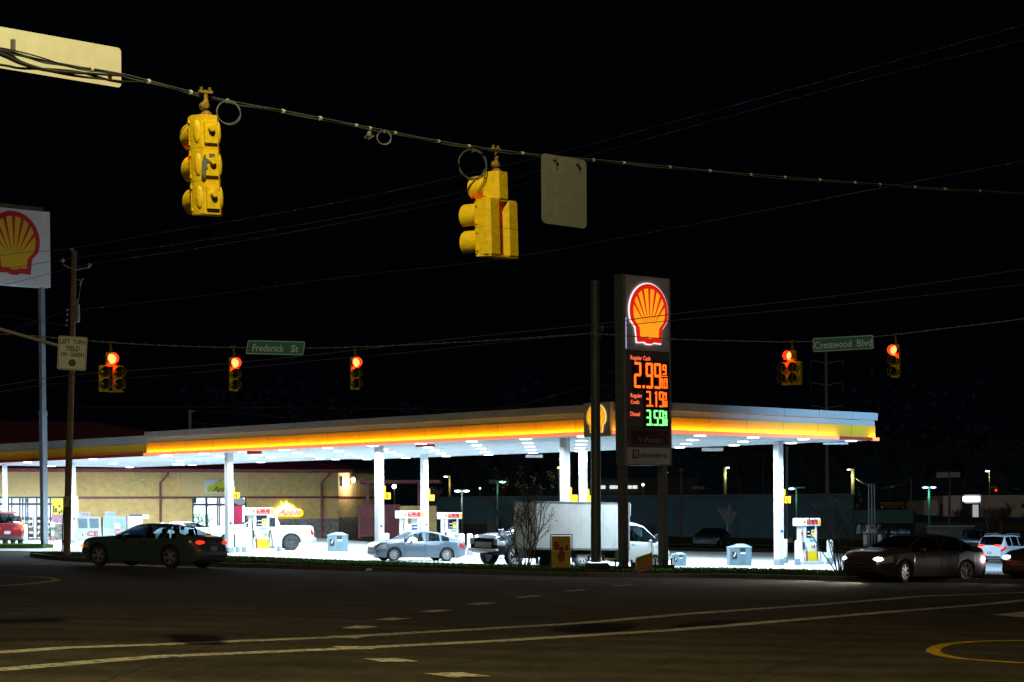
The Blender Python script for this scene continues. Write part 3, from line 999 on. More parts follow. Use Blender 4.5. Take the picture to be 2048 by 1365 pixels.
m.tube([(c.x - .06, c.y - .008, c.z + .17), (c.x + .06, c.y - .008, c.z + .05)], .008, 4)
m.build('prohibition_ring', rr, ns)
text('P', .10, ns, blk, (c.x, c.y - .008, c.z + .11), .07)
text('ANY TIME', .025, ns, rr, (c.x, c.y - .008, c.z - .02), .16) if False else None
m = MB()
for k in range(3): m.bx(c.x - .07 + .01 * k, c.x + .07 - .01 * k, c.y - .010, c.y - .003, c.z - .05 - .05 * k, c.z - .035 - .05 * k)
m.build('small_print', rr, ns)

# ------------------------------------------------------------------ plain steel strain pole
g = G(1192, 1137.5, .12)
hpole = (P(1190.5, 564, g.y) - g)
root = empty('strain_pole', g, 0, 'plain grey tubular steel pole in front of the price sign', 'steel pole')
pole_m = mat('strain_pole_steel', (0.10, 0.115, 0.12), 0.5, 0.3, noise=0.15, nscale=2)
r0 = 10.5 * g.y / F
m = MB().tube([(0, 0, .25), hpole * .5, hpole], r0, 20, r1=r0 * .83)
m.build('pole', pole_m, root, smooth=True)
MB().lathe([(r0 * .98, hpole.z - .10), (r0 * .98, hpole.z - .03), (r0 * .9, hpole.z + .04), (.02, hpole.z + .06)], 18, 'z', (hpole.x, 0, 0)).build('cap', pole_m, root, smooth=True)
m = MB()
m.cbox((.05, 0, .06), (1.0, .9, .30), .10)
m.build('footing', mat('footing_concrete', (.03, .03, .028), .9), root)
m = MB()
m.bx(-.36, .36, -.36, .36, .30, .345)
for sx in (-1, 1):
    for sy in (-1, 1): m.lathe([(.05, .34), (.05, .48), (.03, .50)], 8, 'z', (sx * .28, sy * .28, 0))
m.build('base_plate', dark_steel, root)
c = P(1196, 655, g.y) - g
m = MB()
m.lathe([(r0 * .95, -.06), (r0 * .98, 0), (r0 * .95, .06)], 16, 'z', (c.x - .07, 0, c.z)); m.lathe([(r0 * .95, -.06), (r0 * .98, 0), (r0 * .95, .06)], 16, 'z', (c.x - .07, 0, c.z - .35))
m.tube([(c.x - .3, -.25, c.z - .2), (c.x - .15, -.3, c.z - .55), (c.x + .05, -.3, c.z - .5), (c.x + .15, -.2, c.z - .15)], .018, 5)
m.ball((c.x + .16, -.1, c.z - .05), (.09, .09, .13), 10)
m.build('cable_collar', pole_m, root, smooth=True)
# ------------------------------------------------------------------ price sign (stands on the verge, faces along the 43 degree grid)
RZ = radians(43)
ADIR = Vector((-sin(RZ), cos(RZ), 0))
g = G(1252, 1138.5, .1)
g = Vector((g.x, g.y, g.z))
root = empty('price_sign', g, RZ, 'tall lit fuel price pylon with a glowing scallop shell and three prices', 'price sign')
root.rotation_euler = (0, radians(-0.35), RZ)
s = F / g.y
def zz(py): return g.z * 0 + (P(1252, py, g.y).z - g.z)
PW, PD = 2.72, .50
ztop = zz(548); zbot = zz(931)
panel_m = mat('pylon_panel', (0.52, 0.47, 0.48), 0.5, noise=0.05)
frame_m = mat('pylon_frame', (0.22, 0.20, 0.21), 0.5, noise=0.08)
MB().bx(0, PW, .03, PD, zbot, ztop).build('cabinet', mat('pylon_side', (0.10, 0.12, 0.125), 0.5), root)
for x in (.12, PW - .02 - .26):
    post = MB().bx(x - .14, x + .14, .10, .40, 0, zbot + .02).build('post', mat('pylon_post', (0.10, 0.085, 0.08), 0.6, noise=0.1), root)
    m = MB().bx(x - .32, x + .32, -.07, .57, -.12, .10)
    for sx in (-1, 1):
        for sy in (0, 1): m.lathe([(.035, .09), (.035, .30), (.05, .30), (.05, .36)], 6, 'z', (x + sx * .24, .03 + sy * .44, 0))
    m.build('base_plate', black_m, post)
MB().bx(-.004, .11, -.01, .035, zbot, ztop).build('edge_trim', frame_m, root)
MB().bx(PW - .09, PW + .004, -.01, .035, zbot, ztop).build('edge_trim', frame_m, root)
z1 = zz(700); z2 = zz(855); z3 = zz(893)
def face(x0, x1, za, zb, name, m, y=0.0):
    return MB().bx(x0, x1, y - .012, y + .05, zb, za).build(name, m, root)
face(.11, PW - .09, ztop - .03, z1 + .02, 'shell_panel', panel_m)
pp = face(.13, PW - .10, z1 - .02, z2 + .03, 'price_panel', mat('price_panel_dark', (.13, .095, .095), .5))
face(.16, PW - .10, z2 - .03, z3 + .02, 'grade_panel', MATS['price_panel_dark'])
face(.16, PW - .10, z3 - .03, zbot + .05, 'slogan_panel', mat('slogan_face', (0.50, 0.45, 0.42), 0.5))
glow_w = mat('halo_white', (0.8, 0.8, 0.8), 0.5, emit=(0.95, 0.9, 0.95), estr=1.1)
em_red = mat('shell_red_lit', (0.25, 0.004, 0.002), 0.5, emit=(0.66, 0.012, 0.004), estr=1.0)
em_yel = mat('shell_yellow_lit', (0.4, 0.15, 0.005), 0.5, emit=(1.0, 0.35, 0.012), estr=1.0)
emblem(root, PW / 2 + .02, zz(683), 1.10, -.02, em_red, em_yel, glow_w, th=.07)
MB().bx(.100, .118, -.03, -.011, z1 + .05, zz(635)).build('edge_light', mat('edge_light', (0.5, 0.5, 0.9), 0.4, emit=(0.55, 0.55, 1.0), estr=1.0), root)
# LED price digits
SEG = {'0': 'abcdef', '1': 'bc', '2': 'abged', '3': 'abgcd', '4': 'fgbc', '5': 'afgcd', '6': 'afgedc', '7': 'abc', '8': 'abcdefg', '9': 'abcdfg'}
def digit(mb, ch, x, z, w, h, t, y=-.03):
    if ch == '.':
        mb.bx(x, x + t * 1.1, y, y + .02, z, z + t * 1.1); return
    c = t * .35
    if ch == '1':
        mb.bx(x + w / 2 - t * .2, x + w / 2 + t * .8, y, y + .02, z, z + h)
        mb.bx(x + w / 2 - t * .9, x + w / 2 - t * .2, y, y + .02, z + h - 1.6 * t, z + h - t * .6); return
    S = {'a': (x + c, x + w - c, z + h - t, z + h), 'd': (x + c, x + w - c, z, z + t), 'g': (x + c, x + w - c, z + h / 2 - t / 2, z + h / 2 + t / 2),
         'b': (x + w - t, x + w, z + h / 2 + t * .2, z + h - c), 'c': (x + w - t, x + w, z + c, z + h / 2 - t * .2),
         'f': (x, x + t, z + h / 2 + t * .2, z + h - c), 'e': (x, x + t, z + c, z + h / 2 - t * .2)}
    for k in SEG[ch]:
        a, b, q, r = S[k]
        yy = y + (.0015 if k in 'adg' else 0)
        mb.bx(a, b, yy, yy + .02, q, r)
def price(txt, x0, z0, w, h, t, m, dm, fx, fw):
    MB().bx(x0 - .12, PW - .16, -.026, -.011, z0 - .10, z0 + h + .10).build('led_board', dm, pp)
    x = x0
    for ch in txt:
        mb = MB()
        ww = t * 1.1 if ch == '.' else w
        digit(mb, ch, x, z0, w, h, t, -.045)
        mb.build('decimal_point' if ch == '.' else 'price_digit', m, pp)
        x += (ww + t * .85)
    mb = MB(); digit(mb, '9', fx + fw * .2, z0 + h * .56, fw * .62, h * .40, t * .62, -.045); mb.build('price_digit', m, pp)
    mb = MB().bx(fx, fx + fw, -.045, -.027, z0 + h * .485, z0 + h * .515)
    digit(mb, '1', fx - fw * .18, z0 + h * .02, fw * .62, h * .40, t * .55, -.045)
    digit(mb, '0', fx + fw * .42, z0 + h * .02, fw * .55, h * .40, t * .55, -.045); mb.build('fraction', m, pp)
led_r = mat('led_red', (0.1, 0.01, 0.01), 0.5, emit=(2.6, 0.26, 0.015), estr=1.0)
led_g = mat('led_green', (0.01, 0.1, 0.01), 0.5, emit=(0.42, 2.6, 0.45), estr=1.0)
board = mat('led_board_dark', (0.02, 0.012, 0.012), 0.5)
led_rt = mat('led_label', (0.3, 0.05, 0.03), 0.5, emit=(1.5, 0.22, 0.09), estr=1.0)
price('2.99', .54, zz(775), .40, 1.02, .098, led_r, board, 2.12, .36)
price('3.19', 1.22, zz(812), .26, .62, .064, led_r, board, 2.25, .20)
price('3.59', 1.22, zz(850), .26, .62, .064, led_g, board, 2.25, .20)
text('Regular Cash', .17, pp, led_rt, (.92, -.03, zz(714.5)), 1.14, bold=.008)
text('Regular', .16, pp, led_rt, (.66, -.03, zz(790.5)), .66, bold=.008)
text('Credit', .16, pp, led_rt, (.58, -.03, zz(803.5)), .50, bold=.008)
text('Diesel', .17, pp, led_rt, (.58, -.03, zz(827.5)), .54, bold=.008)
vp = MB().bx(.36, PW - .18, -.03, -.011, z3 + .09, z2 - .10).build('grade_board', mat('grade_board_red', (0.065, 0.008, 0.008), 0.5), root)
vt = mat('grade_text', (0.30, 0.27, 0.26), 0.5)
text('V-Power', .24, vp, vt, (1.42, -.036, (z3 + z2) / 2 - .10), 1.35)
text('Shell', .06, vp, mat('grade_text_faint', (0.12, 0.05, 0.05), 0.5), (.98, -.036, (z3 + z2) / 2 + .18), .24)
text('0', .15, vp, mat('grade_text_green', (0.12, 0.14, 0.10), 0.5), (2.14, -.036, (z3 + z2) / 2 + .15), .12)
navy = mat('sign_navy', (0.015, 0.02, 0.09), 0.5)
text('SAVE ON EVERY FILL', .145, root, navy, (1.66, -.02, (z3 + zbot) / 2 + .02), 1.60, bold=.035)
MB().bx(.42, .60, -.03, -.011, (z3 + zbot) / 2 - .10, (z3 + zbot) / 2 + .25).build('reward_mark', navy, root)
MB().bx(.602, .79, -.031, -.011, (z3 + zbot) / 2 - .10, (z3 + zbot) / 2 + .25).build('reward_mark', mat('mark_red', (0.25, 0.02, 0.02), 0.5), root)
text('FR', .24, root, MATS['slogan_face'], (.60, -.038, (z3 + zbot) / 2 + .08), .26, bold=.04)
text('FUEL REWARDS', .05, root, mat('mark_brown', (0.15, 0.03, 0.03), 0.5), (.60, -.02, (z3 + zbot) / 2 - .20), .40)

# ------------------------------------------------------------------ large pole sign at the left edge
g = G(90, 1093, .1)
root = empty('pole_sign', g, RZ, 'big square white shell sign on a tall steel pole, unlit, cut by the left edge', 'petrol sign')
root.rotation_euler = (0, radians(-0.4), RZ)
def z2_(py): return P(88, py, g.y).z - g.z
zb, zt = z2_(576), z2_(425)
hw = 4.45
pm = mat('billboard_white', (0.82, 0.82, 0.84), 0.5, noise=0.06, nscale=.8)
pw_ = 8.5 * g.y / F
sm_ = mat('pole_sign_steel', (0.22, 0.27, 0.32), 0.55, noise=0.05)
pw_ *= .62
MB().bx(-pw_, pw_, -.12, .24, 0, z2_(825)).build('pole', sm_, root)
MB().bx(-pw_ * .86, pw_ * .86, -.09, .21, z2_(825), zb - .0).build('pole', sm_, root)
MB().bx(-pw_ * 1.12, pw_ * 1.12, -.15, .27, z2_(832), z2_(822)).build('pole_collar', sm_, root)
MB().bx(-hw, .12, -.32, .42, zb, zt - .02).build('cabinet', pm, root)
MB().bx(.12, .36, -.32, .42, zb, zt).build('end_frame', pm, root)
MB().bx(-hw, .0, -.25, .35, zt - .02, zt + .22).build('rusted_rim', mat('rust', (0.10, 0.075, 0.06), 0.9, noise=0.5, nscale=4), root)
emblem(root, -1.92, zb + .62, 1.62, -.325, red_m, yel_m, None, th=.02)

# ------------------------------------------------------------------ canopies
CO = Vector((5.36, 80.6, 0))
ZS = CZ + 3.3            # soffit height
fas = mat('fascia_grey', (0.36, 0.36, 0.38), 0.5, noise=0.06, nscale=.6)
fas_y = mat('fascia_yellow', (0.80, 0.42, 0.02), 0.5, noise=0.04, nscale=.6)
soff = mat('soffit_white', (0.76, 0.82, 0.86), 0.5, noise=0.04, nscale=1)
ledbar = mat('led_bar_lit', (0.7, 0.3, 0.15), 0.5, emit=(1.1, 0.26, 0.10), estr=1.0)
lightm = mat('canopy_lamp_lit', (0.9, 0.9, 0.9), 0.5, emit=(0.9, 0.97, 1.0), estr=6.0)
colm = mat('column_white', (0.72, 0.76, 0.78), 0.5, noise=0.03, nscale=1)
def canopy(loc, LX, LY, H, label, lit, stepz=.66):
    root = empty('station_canopy', loc, RZ, label, 'canopy')
    o = MB()
    o.bx(.25, LX - .25, .25, LY - .25, .02, .30)
    n = int(LY / .45)
    for k in range(n):     # soffit planks run along x
        y = .25 + (LY - .5) * k / n
        o.bx(.25, LX - .25, y, y + (LY - .5) / n - .03, -.0, .04)
    o.build('soffit', soff, root)
    MB().bx(.3, LX - .3, .3, LY - .3, .30, H - .12).build('roof_deck', fas, root)
    # grey fascia, two steps
    for nm, a in (('lower_fascia', (.10, .46, stepz + .26)), ('upper_fascia', (.0, stepz + .26, H))):
        o = MB(); k, za, zc = a
        for x0, x1, y0, y1 in ((k, LX - k, k, k + .12), (k, LX - k, LY - k - .12, LY - k), (k, k + .12, k + .12, LY - k - .12), (LX - k - .12, LX - k, k + .12, LY - k - .12)):
            o.bx(x0, x1, y0, y1, za, zc)
        o.build(nm, fas, root)
    o = MB(); k = .085; t = .03
    for x0, x1, y0, y1 in ((k, LX - k, k, k + t), (k, k + t, k + t, LY - k), (LX - k - t, LX - k, k + t, LY - k), (k + t, LX - k - t, LY - k - t, LY - k)):
        o.bx(x0, x1, y0, y1, .14, .66, fas_y)
    sm_m = mat('seam_dark', (.10, .07, .04), .8)  # dark joint lines between the fascia panels
    q = 1.6
    while q < max(LX, LY) - .3:
        if q < LX - .3: o.bx(q, q + .012, .079, .09, .14, .66, sm_m); o.bx(q, q + .012, -.004, .02, stepz + .26, H, sm_m)
        if q < LY - .3: o.bx(.079, .09, q, q + .012, .14, .66, sm_m); o.bx(-.004, .02, q, q + .012, stepz + .26, H, sm_m)
        q += 2.41
    o.build('yellow_band', None, root)
    return root
rs = canopy(Vector((CO.x, CO.y, ZS)), 15.5, 36.8, 1.25, 'large lit station canopy with glowing yellow band behind the price sign', True)
CORN = Matrix.Translation((CO.x, CO.y, 0)) @ Matrix.Rotation(RZ, 4, 'Z')
def toL(p):
    return CORN.inverted() @ Vector((p[0], p[1], p[2] if len(p) > 2 else 0))
# LED light bars along the lower edge (segments) and the light they throw up the yellow band
segs = []
k = 0
y = 0.05
while y < 36.7:
    y1 = min(36.78, y + 3.35)
    segs.append(('y', y, y1)); y = y1
for a, b in ((.02, 3.35), (3.35, 6.7), (6.7, 10.0), (10.0, 12.55), (15.0, 15.5)):
    segs.append(('x', a, b))
for ax, a, b in segs:
    if ax == 'y':
        if b < 3.0: pass
        o = MB().bx(-.10, .06, a + .02, b - .02, -.02, .125)
        o.build('light_bar', ledbar, rs)
        lamp('band_glow', 'AREA', (-.035, (a + b) / 2, .15), 17 * (b - a) / 3.3, (1.0, .52, .06), rs, size=b - a, size_y=.05, shape='RECTANGLE', target=(.30, (a + b) / 2, .52))
    else:
        o = MB().bx(a + .02, b - .02, -.10, .06, -.02, .125)
        o.build('light_bar', ledbar, rs)
        lo_ = lamp('band_glow', 'AREA', ((a + b) / 2, -.035, .15), 17 * (b - a) / 3.3, (1.0, .52, .06), rs, size=b - a, size_y=.05, shape='RECTANGLE', target=((a + b) / 2, .30, .52))
MB().bx(12.57, 14.98, -.09, .05, -.015, .12).build('light_bar', mat('led_bar_off', (0.45, 0.03, 0.02), 0.5), rs)['label'] = 'unlit red length of the light bar'
# badge with a shell near the corner, on the long face
bt = (toL(P(1224, 840, 82.6)).y)
bl = Matrix.Rotation(radians(-90), 4, 'Z')
bad = MB().bx(-.20, .08, 1.74, 3.26, -.10, 1.30).build('badge_panel', fas, rs)
br = empty('badge_shell', (-.21, 2.5, 0), radians(-90)); br.parent = rs
e_ = emblem(br, 0, .08, .54, 0, mat('badge_red_lit', (.7, .3, .02), .5, emit=(.9, .30, .01), estr=1), mat('badge_yellow_lit', (.8, .5, .03), .5, emit=(1.0, .52, .02), estr=1), mat('badge_halo', (.9, .8, .4), .5, emit=(1.0, .85, .35), estr=1.1), th=.05)
# the second canopy, left and further
C2 = CO + ADIR * 36.82 + Vector((cos(RZ), sin(RZ), 0)) * 1.0
rs2 = canopy(Vector((C2.x, C2.y, ZS + .02)), 13.5, 24.0, 1.12, 'darker second station canopy with plain yellow band at the left edge', False, .56)
o = MB()
for x0, x1, y0, y1 in ((-.02, 13.5, -.02, .05), (-.02, .05, .05, 24.0)): o.bx(x0, x1, y0, y1, -.02, .14)
o.build('red_edge', mat('edge_red', (0.35, 0.02, 0.02), 0.5), rs2)
# columns as parts, in canopy coordinates
def column(canopy_root, loc, px, ptop, w, num=None, side=1):
    Y = 3.3 * F / ((HY - RHO * (px - CX)) - ptop)
    p = P(px, ptop, Y)
    gz = hgt(p.x, p.y)
    L = canopy_root.matrix_basis.inverted() @ Vector((p.x, p.y, gz + .0))
    ww = w * Y / F / 1.22
    m = MB().cbox((L.x, L.y, (L.z + .02) / 2), (ww, ww, abs(L.z) - .02 + .04), .03)
    c = m.build('column', colm, canopy_root)
    MB().cbox((L.x, L.y, L.z + .15), (ww + .03, ww + .03, .34), .03).build('column_base', grey_m, c)
    Mc = Matrix.Translation((L.x, L.y, 0)) @ Matrix.Rotation(-RZ, 4, 'Z')
    blue = mat('access_blue', (0.02, 0.08, 0.45), 0.5)
    hw_ = ww * .5
    MB().bx(hw_ * .35, hw_ * .35 + .11, -hw_ * 1.22 - .02, -hw_ * 1.22 + .0, L.z + 1.5, L.z + 1.62, None, Mc).build('access_sticker', blue, c)
    if num:
        yl = mat('number_yellow', (0.95, 0.55, 0.02), 0.5)
        nr = mat('number_orange', (0.75, 0.10, 0.01), 0.5)
        zc = L.z + 3.0
        x0 = hw_ * 1.25
        n_ = MB().bx(x0 - .02, x0 + .33, -.06, .0, zc - .16, zc + .16, None, Mc).build('number_plate', yl, c)
        o = text(num, .24, n_, nr, (x0 + .155, -.065, zc), .13 * len(num), bold=.02, M=Mc)
        MB().bx(x0 - .02, x0 + .09, -.03, .03, zc + .17, zc + .48, None, Mc).build('number_plate', yl, c)
    return p, Y
column(rs, 0, 457.5, 906, 16.5, '4')
column(rs, 0, 758, 893.5, 18, '8')
column(rs, 0, 848.6, 908.7, 15, '2')
column(rs, 0, 1129.4, 877, 19.5, ' ')
column(rs, 0, 1166, 896.6, 16.5, ' ')
column(rs, 0, 1556.5, 882.5, 18.5, '10')
column(rs2, 0, 146, 927, 10)
column(rs2, 0, 9.5, 929, 9.5)
# recessed ceiling lamps with real light
def fixtures(root, LX, LY, nx, ny, power, skip=lambda i, j: False, spread=None):
    for i in range(nx):
        for j in range(ny):
            if skip(i, j): continue
            x = .85 + (LX - 1.7) * i / (nx - 1); y = .85 + (LY - 1.7) * j / (ny - 1)
            o = MB().lathe([(.25, -.035), (.25, .005)], 16, 'z', (x, y, 0)).build('ceiling_lamp', lightm, root)
            lamp('ceiling_lamp_light', 'AREA', (x, y, -.06), power, (.72, .90, 1.0), root, size=.42, rot=(0, 0, 0), spread=spread)
fixtures(rs, 15.5, 36.8, 5, 11, 285, spread=radians(158))
fixtures(rs2, 13.5, 24.0, 3, 4, 1250)
# hanging sign boards under the soffit
def hang_board(root_c, px, py, w, h, m, label, Y):
    p = P(px, py, Y)
    r = empty('clearance_board', p, 0, label, 'hanging board')
    W, H = w * Y / F, h * Y / F
    MB().bx(-W / 2, W / 2, -.04, .04, -H / 2, H / 2).build('board', m, r)
    o = MB()
    for sx in (-.35, .35): o.tube([(sx * W, 0, H / 2), (sx * W, 0, ZS - p.z + .0)], .012, 5)
    o.build('rod', galv, r)
    return r
hang_board(rs, 357, 929, 24, 5.5, white_m, 'leftmost white board hanging under the large canopy', 113)
hang_board(rs, 1068.5, 913, 34, 5.5, white_m, 'white board hanging under the canopy above the leafless shrub', 106)
hang_board(rs, 1425, 899.5, 42, 6.5, white_m, 'white board hanging under the canopy right of the price sign', 98)
hang_board(rs, 1671, 887.5, 50, 4, white_m, 'white board hanging at the right end of the canopy', 96)
def red_board(px, py, w, label, Y):
    r = hang_board(rs, px, py, w, 7, red_m, label, Y)
    for c in kids(r):
        if c.name.startswith('rod'):
            c.scale = (1, 1, 1)
    W = w * Y / F
    MB().bx(-W * .36, W * .36, -.046, -.041, -.03, .03).build('stripe', mat('dull_red', (.18, .004, .004), .5), r)
red_board(508.5, 905, 30, 'red board on the canopy edge right of the column numbered 4', 101.5)
red_board(850.5, 891, 38, 'red board on the canopy edge left of the grey steel pole', 93)
# ------------------------------------------------------------------ vehicles
tyre_m = mat('tyre_rubber', (0.018, 0.018, 0.019), 0.85)
rim_m = mat('alloy_rim', (0.45, 0.46, 0.48), 0.35, 0.6)
rim_dark = mat('dark_rim', (0.06, 0.06, 0.065), 0.3, 0.6)
trim_m = mat('black_trim', (0.015, 0.015, 0.017), 0.5)
chrome = mat('chrome', (0.5, 0.52, 0.55), 0.22, 0.55)
carglass = glass_mat('car_glass', (.34, .42, .45), .93)
seat_m = mat('seat_fabric', (.02, .02, .022), .9)
lampglass = mat('lamp_glass', (0.45, 0.5, 0.52), 0.1, 0.3)
tail_off = mat('tail_lamp_unlit', (0.28, 0.008, 0.012), 0.2)
tail_on = mat('tail_lamp_lit', (0.5, 0.02, 0.01), 0.3, emit=(1.8, 0.055, 0.015), estr=1.0)
tail_dim = mat('tail_lamp_dim', (0.5, 0.02, 0.01), 0.3, emit=(0.55, 0.012, 0.006), estr=1.0)
amber_on = mat('amber_lamp_lit', (0.5, 0.1, 0.0), 0.3, emit=(1.6, 0.34, 0.03), estr=1.0)
head_on = mat('headlamp_lit', (0.9, 0.9, 0.9), 0.3, emit=(9.0, 8.0, 6.5), estr=1.0)
plate_m = mat('licence_plate', (0.5, 0.5, 0.5), 0.5)
def paint(name, c, rough=0.3, metal=0.0):
    return mat(name, c, rough, metal, coat=0.7)
class Body:
    def __init__(b, sp):
        b.sp = sp
        b.L, b.W, b.H = sp['L'], sp['W'], sp['H']
        b.gh = b.H - lerp_tab(sp['belt'], 0)
    def w(b, x):
        sp = b.sp; e = sp.get('endlen', .55); k = sp.get('endk', .24)
        t = max(0.0, (abs(x) - (b.L / 2 - e)) / e)
        return b.W / 2 * (1 - k * min(1, t) ** 2.2)
    def zl(b, x):
        sp = b.sp
        z = sp['clear'] + .12 * max(0.0, (abs(x) - (b.L / 2 - .5)) / .5) ** 2
        R = sp['wr'] + sp.get('gap', .06)
        for xw in (sp['xf'], sp['xr']):
            d = abs(x - xw)
            if d < R: z = max(z, sp['wr'] * .98 + sqrt(R * R - d * d) * 1.0)
        return z
    def ring(b, x):
        zt = lerp_tab(b.sp['top'], x)
        zb = min(lerp_tab(b.sp['belt'], x), zt - .03)
        zl = min(b.zl(x), zb - .05)
        w = b.w(x)
        z0 = b.sp['clear']
        gh = zt - zb
        T = b.sp.get('tumble', .26)
        yw = w * .955 - T * gh / b.gh
        dz = zb - zl
        def bulge(z):
            t = (z - z0) / max(.1, zb - z0)
            return w * (.965 + .035 * sin(max(0, min(1, t)) * pi))
        return [(w * .45, zl), (bulge(zl) - .01, zl), (bulge(zl + .3 * dz), zl + .3 * dz), (bulge(zl + .68 * dz), zl + .68 * dz), (w * .975, zb - .015),
                (w * .955, zb + .02 * gh), (yw, zb + .84 * gh), (yw - .06 * min(1, gh / b.gh * 2), zb + .95 * gh), (yw * .5, zb + .992 * gh), (0, zt)]
    def S(b, x, v, sgn):
        r = b.ring(x)
        i = min(8, int(v)); t = v - i
        return Vector((x, sgn * (r[i][0] + (r[i + 1][0] - r[i][0]) * t), r[i][1] + (r[i + 1][1] - r[i][1]) * t))
    def patch(b, x0, x1, v0, v1, sgn, off=.012, nx=6, nv=4, x0b=None, x1b=None):
        """slightly proud patch of the skin; x0b,x1b = x range at v1"""
        x0b = x0 if x0b is None else x0b; x1b = x1 if x1b is None else x1b
        g = []
        for j in range(nv + 1):
            t = j / nv
            for i in range(nx + 1):
                u = i / nx
                x = (x0 + (x1 - x0) * u) * (1 - t) + (x0b + (x1b - x0b) * u) * t
                v = v0 + (v1 - v0) * t
                p = b.S(x, v, sgn)
                e = .02
                n = (b.S(min(x + e, b.L / 2), v, sgn) - b.S(max(x - e, -b.L / 2), v, sgn)).cross(b.S(x, min(9, v + .2), sgn) - b.S(x, max(0, v - .2), sgn))
                if n.length < 1e-9: n = Vector((0, sgn, 0))
                n.normalize()
                if n.y * sgn < -0.001 or (abs(n.y) < .01 and n.z < 0): n = -n
                edge = 1.0 if (0 < i < nx and 0 < j < nv) else 0.0
                g.append(p + n * (off if edge else .001))
        fs = [(j * (nx + 1) + i, j * (nx + 1) + i + 1, (j + 1) * (nx + 1) + i + 1, (j + 1) * (nx + 1) + i) for j in range(nv) for i in range(nx)]
        return g, fs
def wheel(root, x, y, r, wd, rim, spokes, steer=0.0, frac=.66):
    """outer side along sign of y"""
    sg = 1 if y > 0 else -1
    M = Matrix.Translation((x, y, r)) @ Matrix.Rotation(steer, 4, 'Z')
    h = wd / 2
    t = MB().lathe([(r * frac, -h), (r * .93, -h), (r, -h * .7), (r, h * .7), (r * .93, h), (r * frac, h), (r * frac, h * .3)], 28, 'y', M=M, m=tyre_m, close=False).build('wheel', tyre_m, root, smooth=True)
    rb = MB()
    ro = r * frac
    rb.lathe([(ro * 1.01, sg * h * .98), (ro * .93, sg * h * .95), (ro * .9, sg * h * .35), (.02, sg * h * .3)], 24, 'y', M=M, m=rim_dark, close=False)
    rb.lathe([(ro * 1.02, sg * h * .97), (ro * 1.0, sg * h * 1.02), (ro * .91, sg * h * .98)], 28, 'y', M=M, m=rim, close=False)
    rb.lathe([(ro * .24, sg * h * .5), (ro * .24, sg * h * .96), (ro * .12, sg * h * 1.04), (.005, sg * h * 1.05)], 12, 'y', M=M, m=rim, close=False)
    for k in range(spokes):
        a = 2 * pi * k / spokes + .2
        Mk = M @ Matrix.Rotation(a, 4, 'Y')
        wq = ro * (.13 if spokes > 6 else .2)
        rb.add([(ro * .15, sg * h * .9, -wq * .9), (ro * .15, sg * h * .9, wq * .9), (ro * .97, sg * h * .84, wq), (ro * .97, sg * h * .84, -wq),
                (ro * .15, sg * h * .5, -wq), (ro * .15, sg * h * .5, wq), (ro * .97, sg * h * .5, wq), (ro * .97, sg * h * .5, -wq)],
               [(0, 1, 2, 3), (4, 7, 6, 5), (0, 4, 5, 1), (1, 5, 6, 2), (2, 6, 7, 3), (3, 7, 4, 0)], rim, Mk)
    rb.build('rim', None, t, smooth=False)
    return t
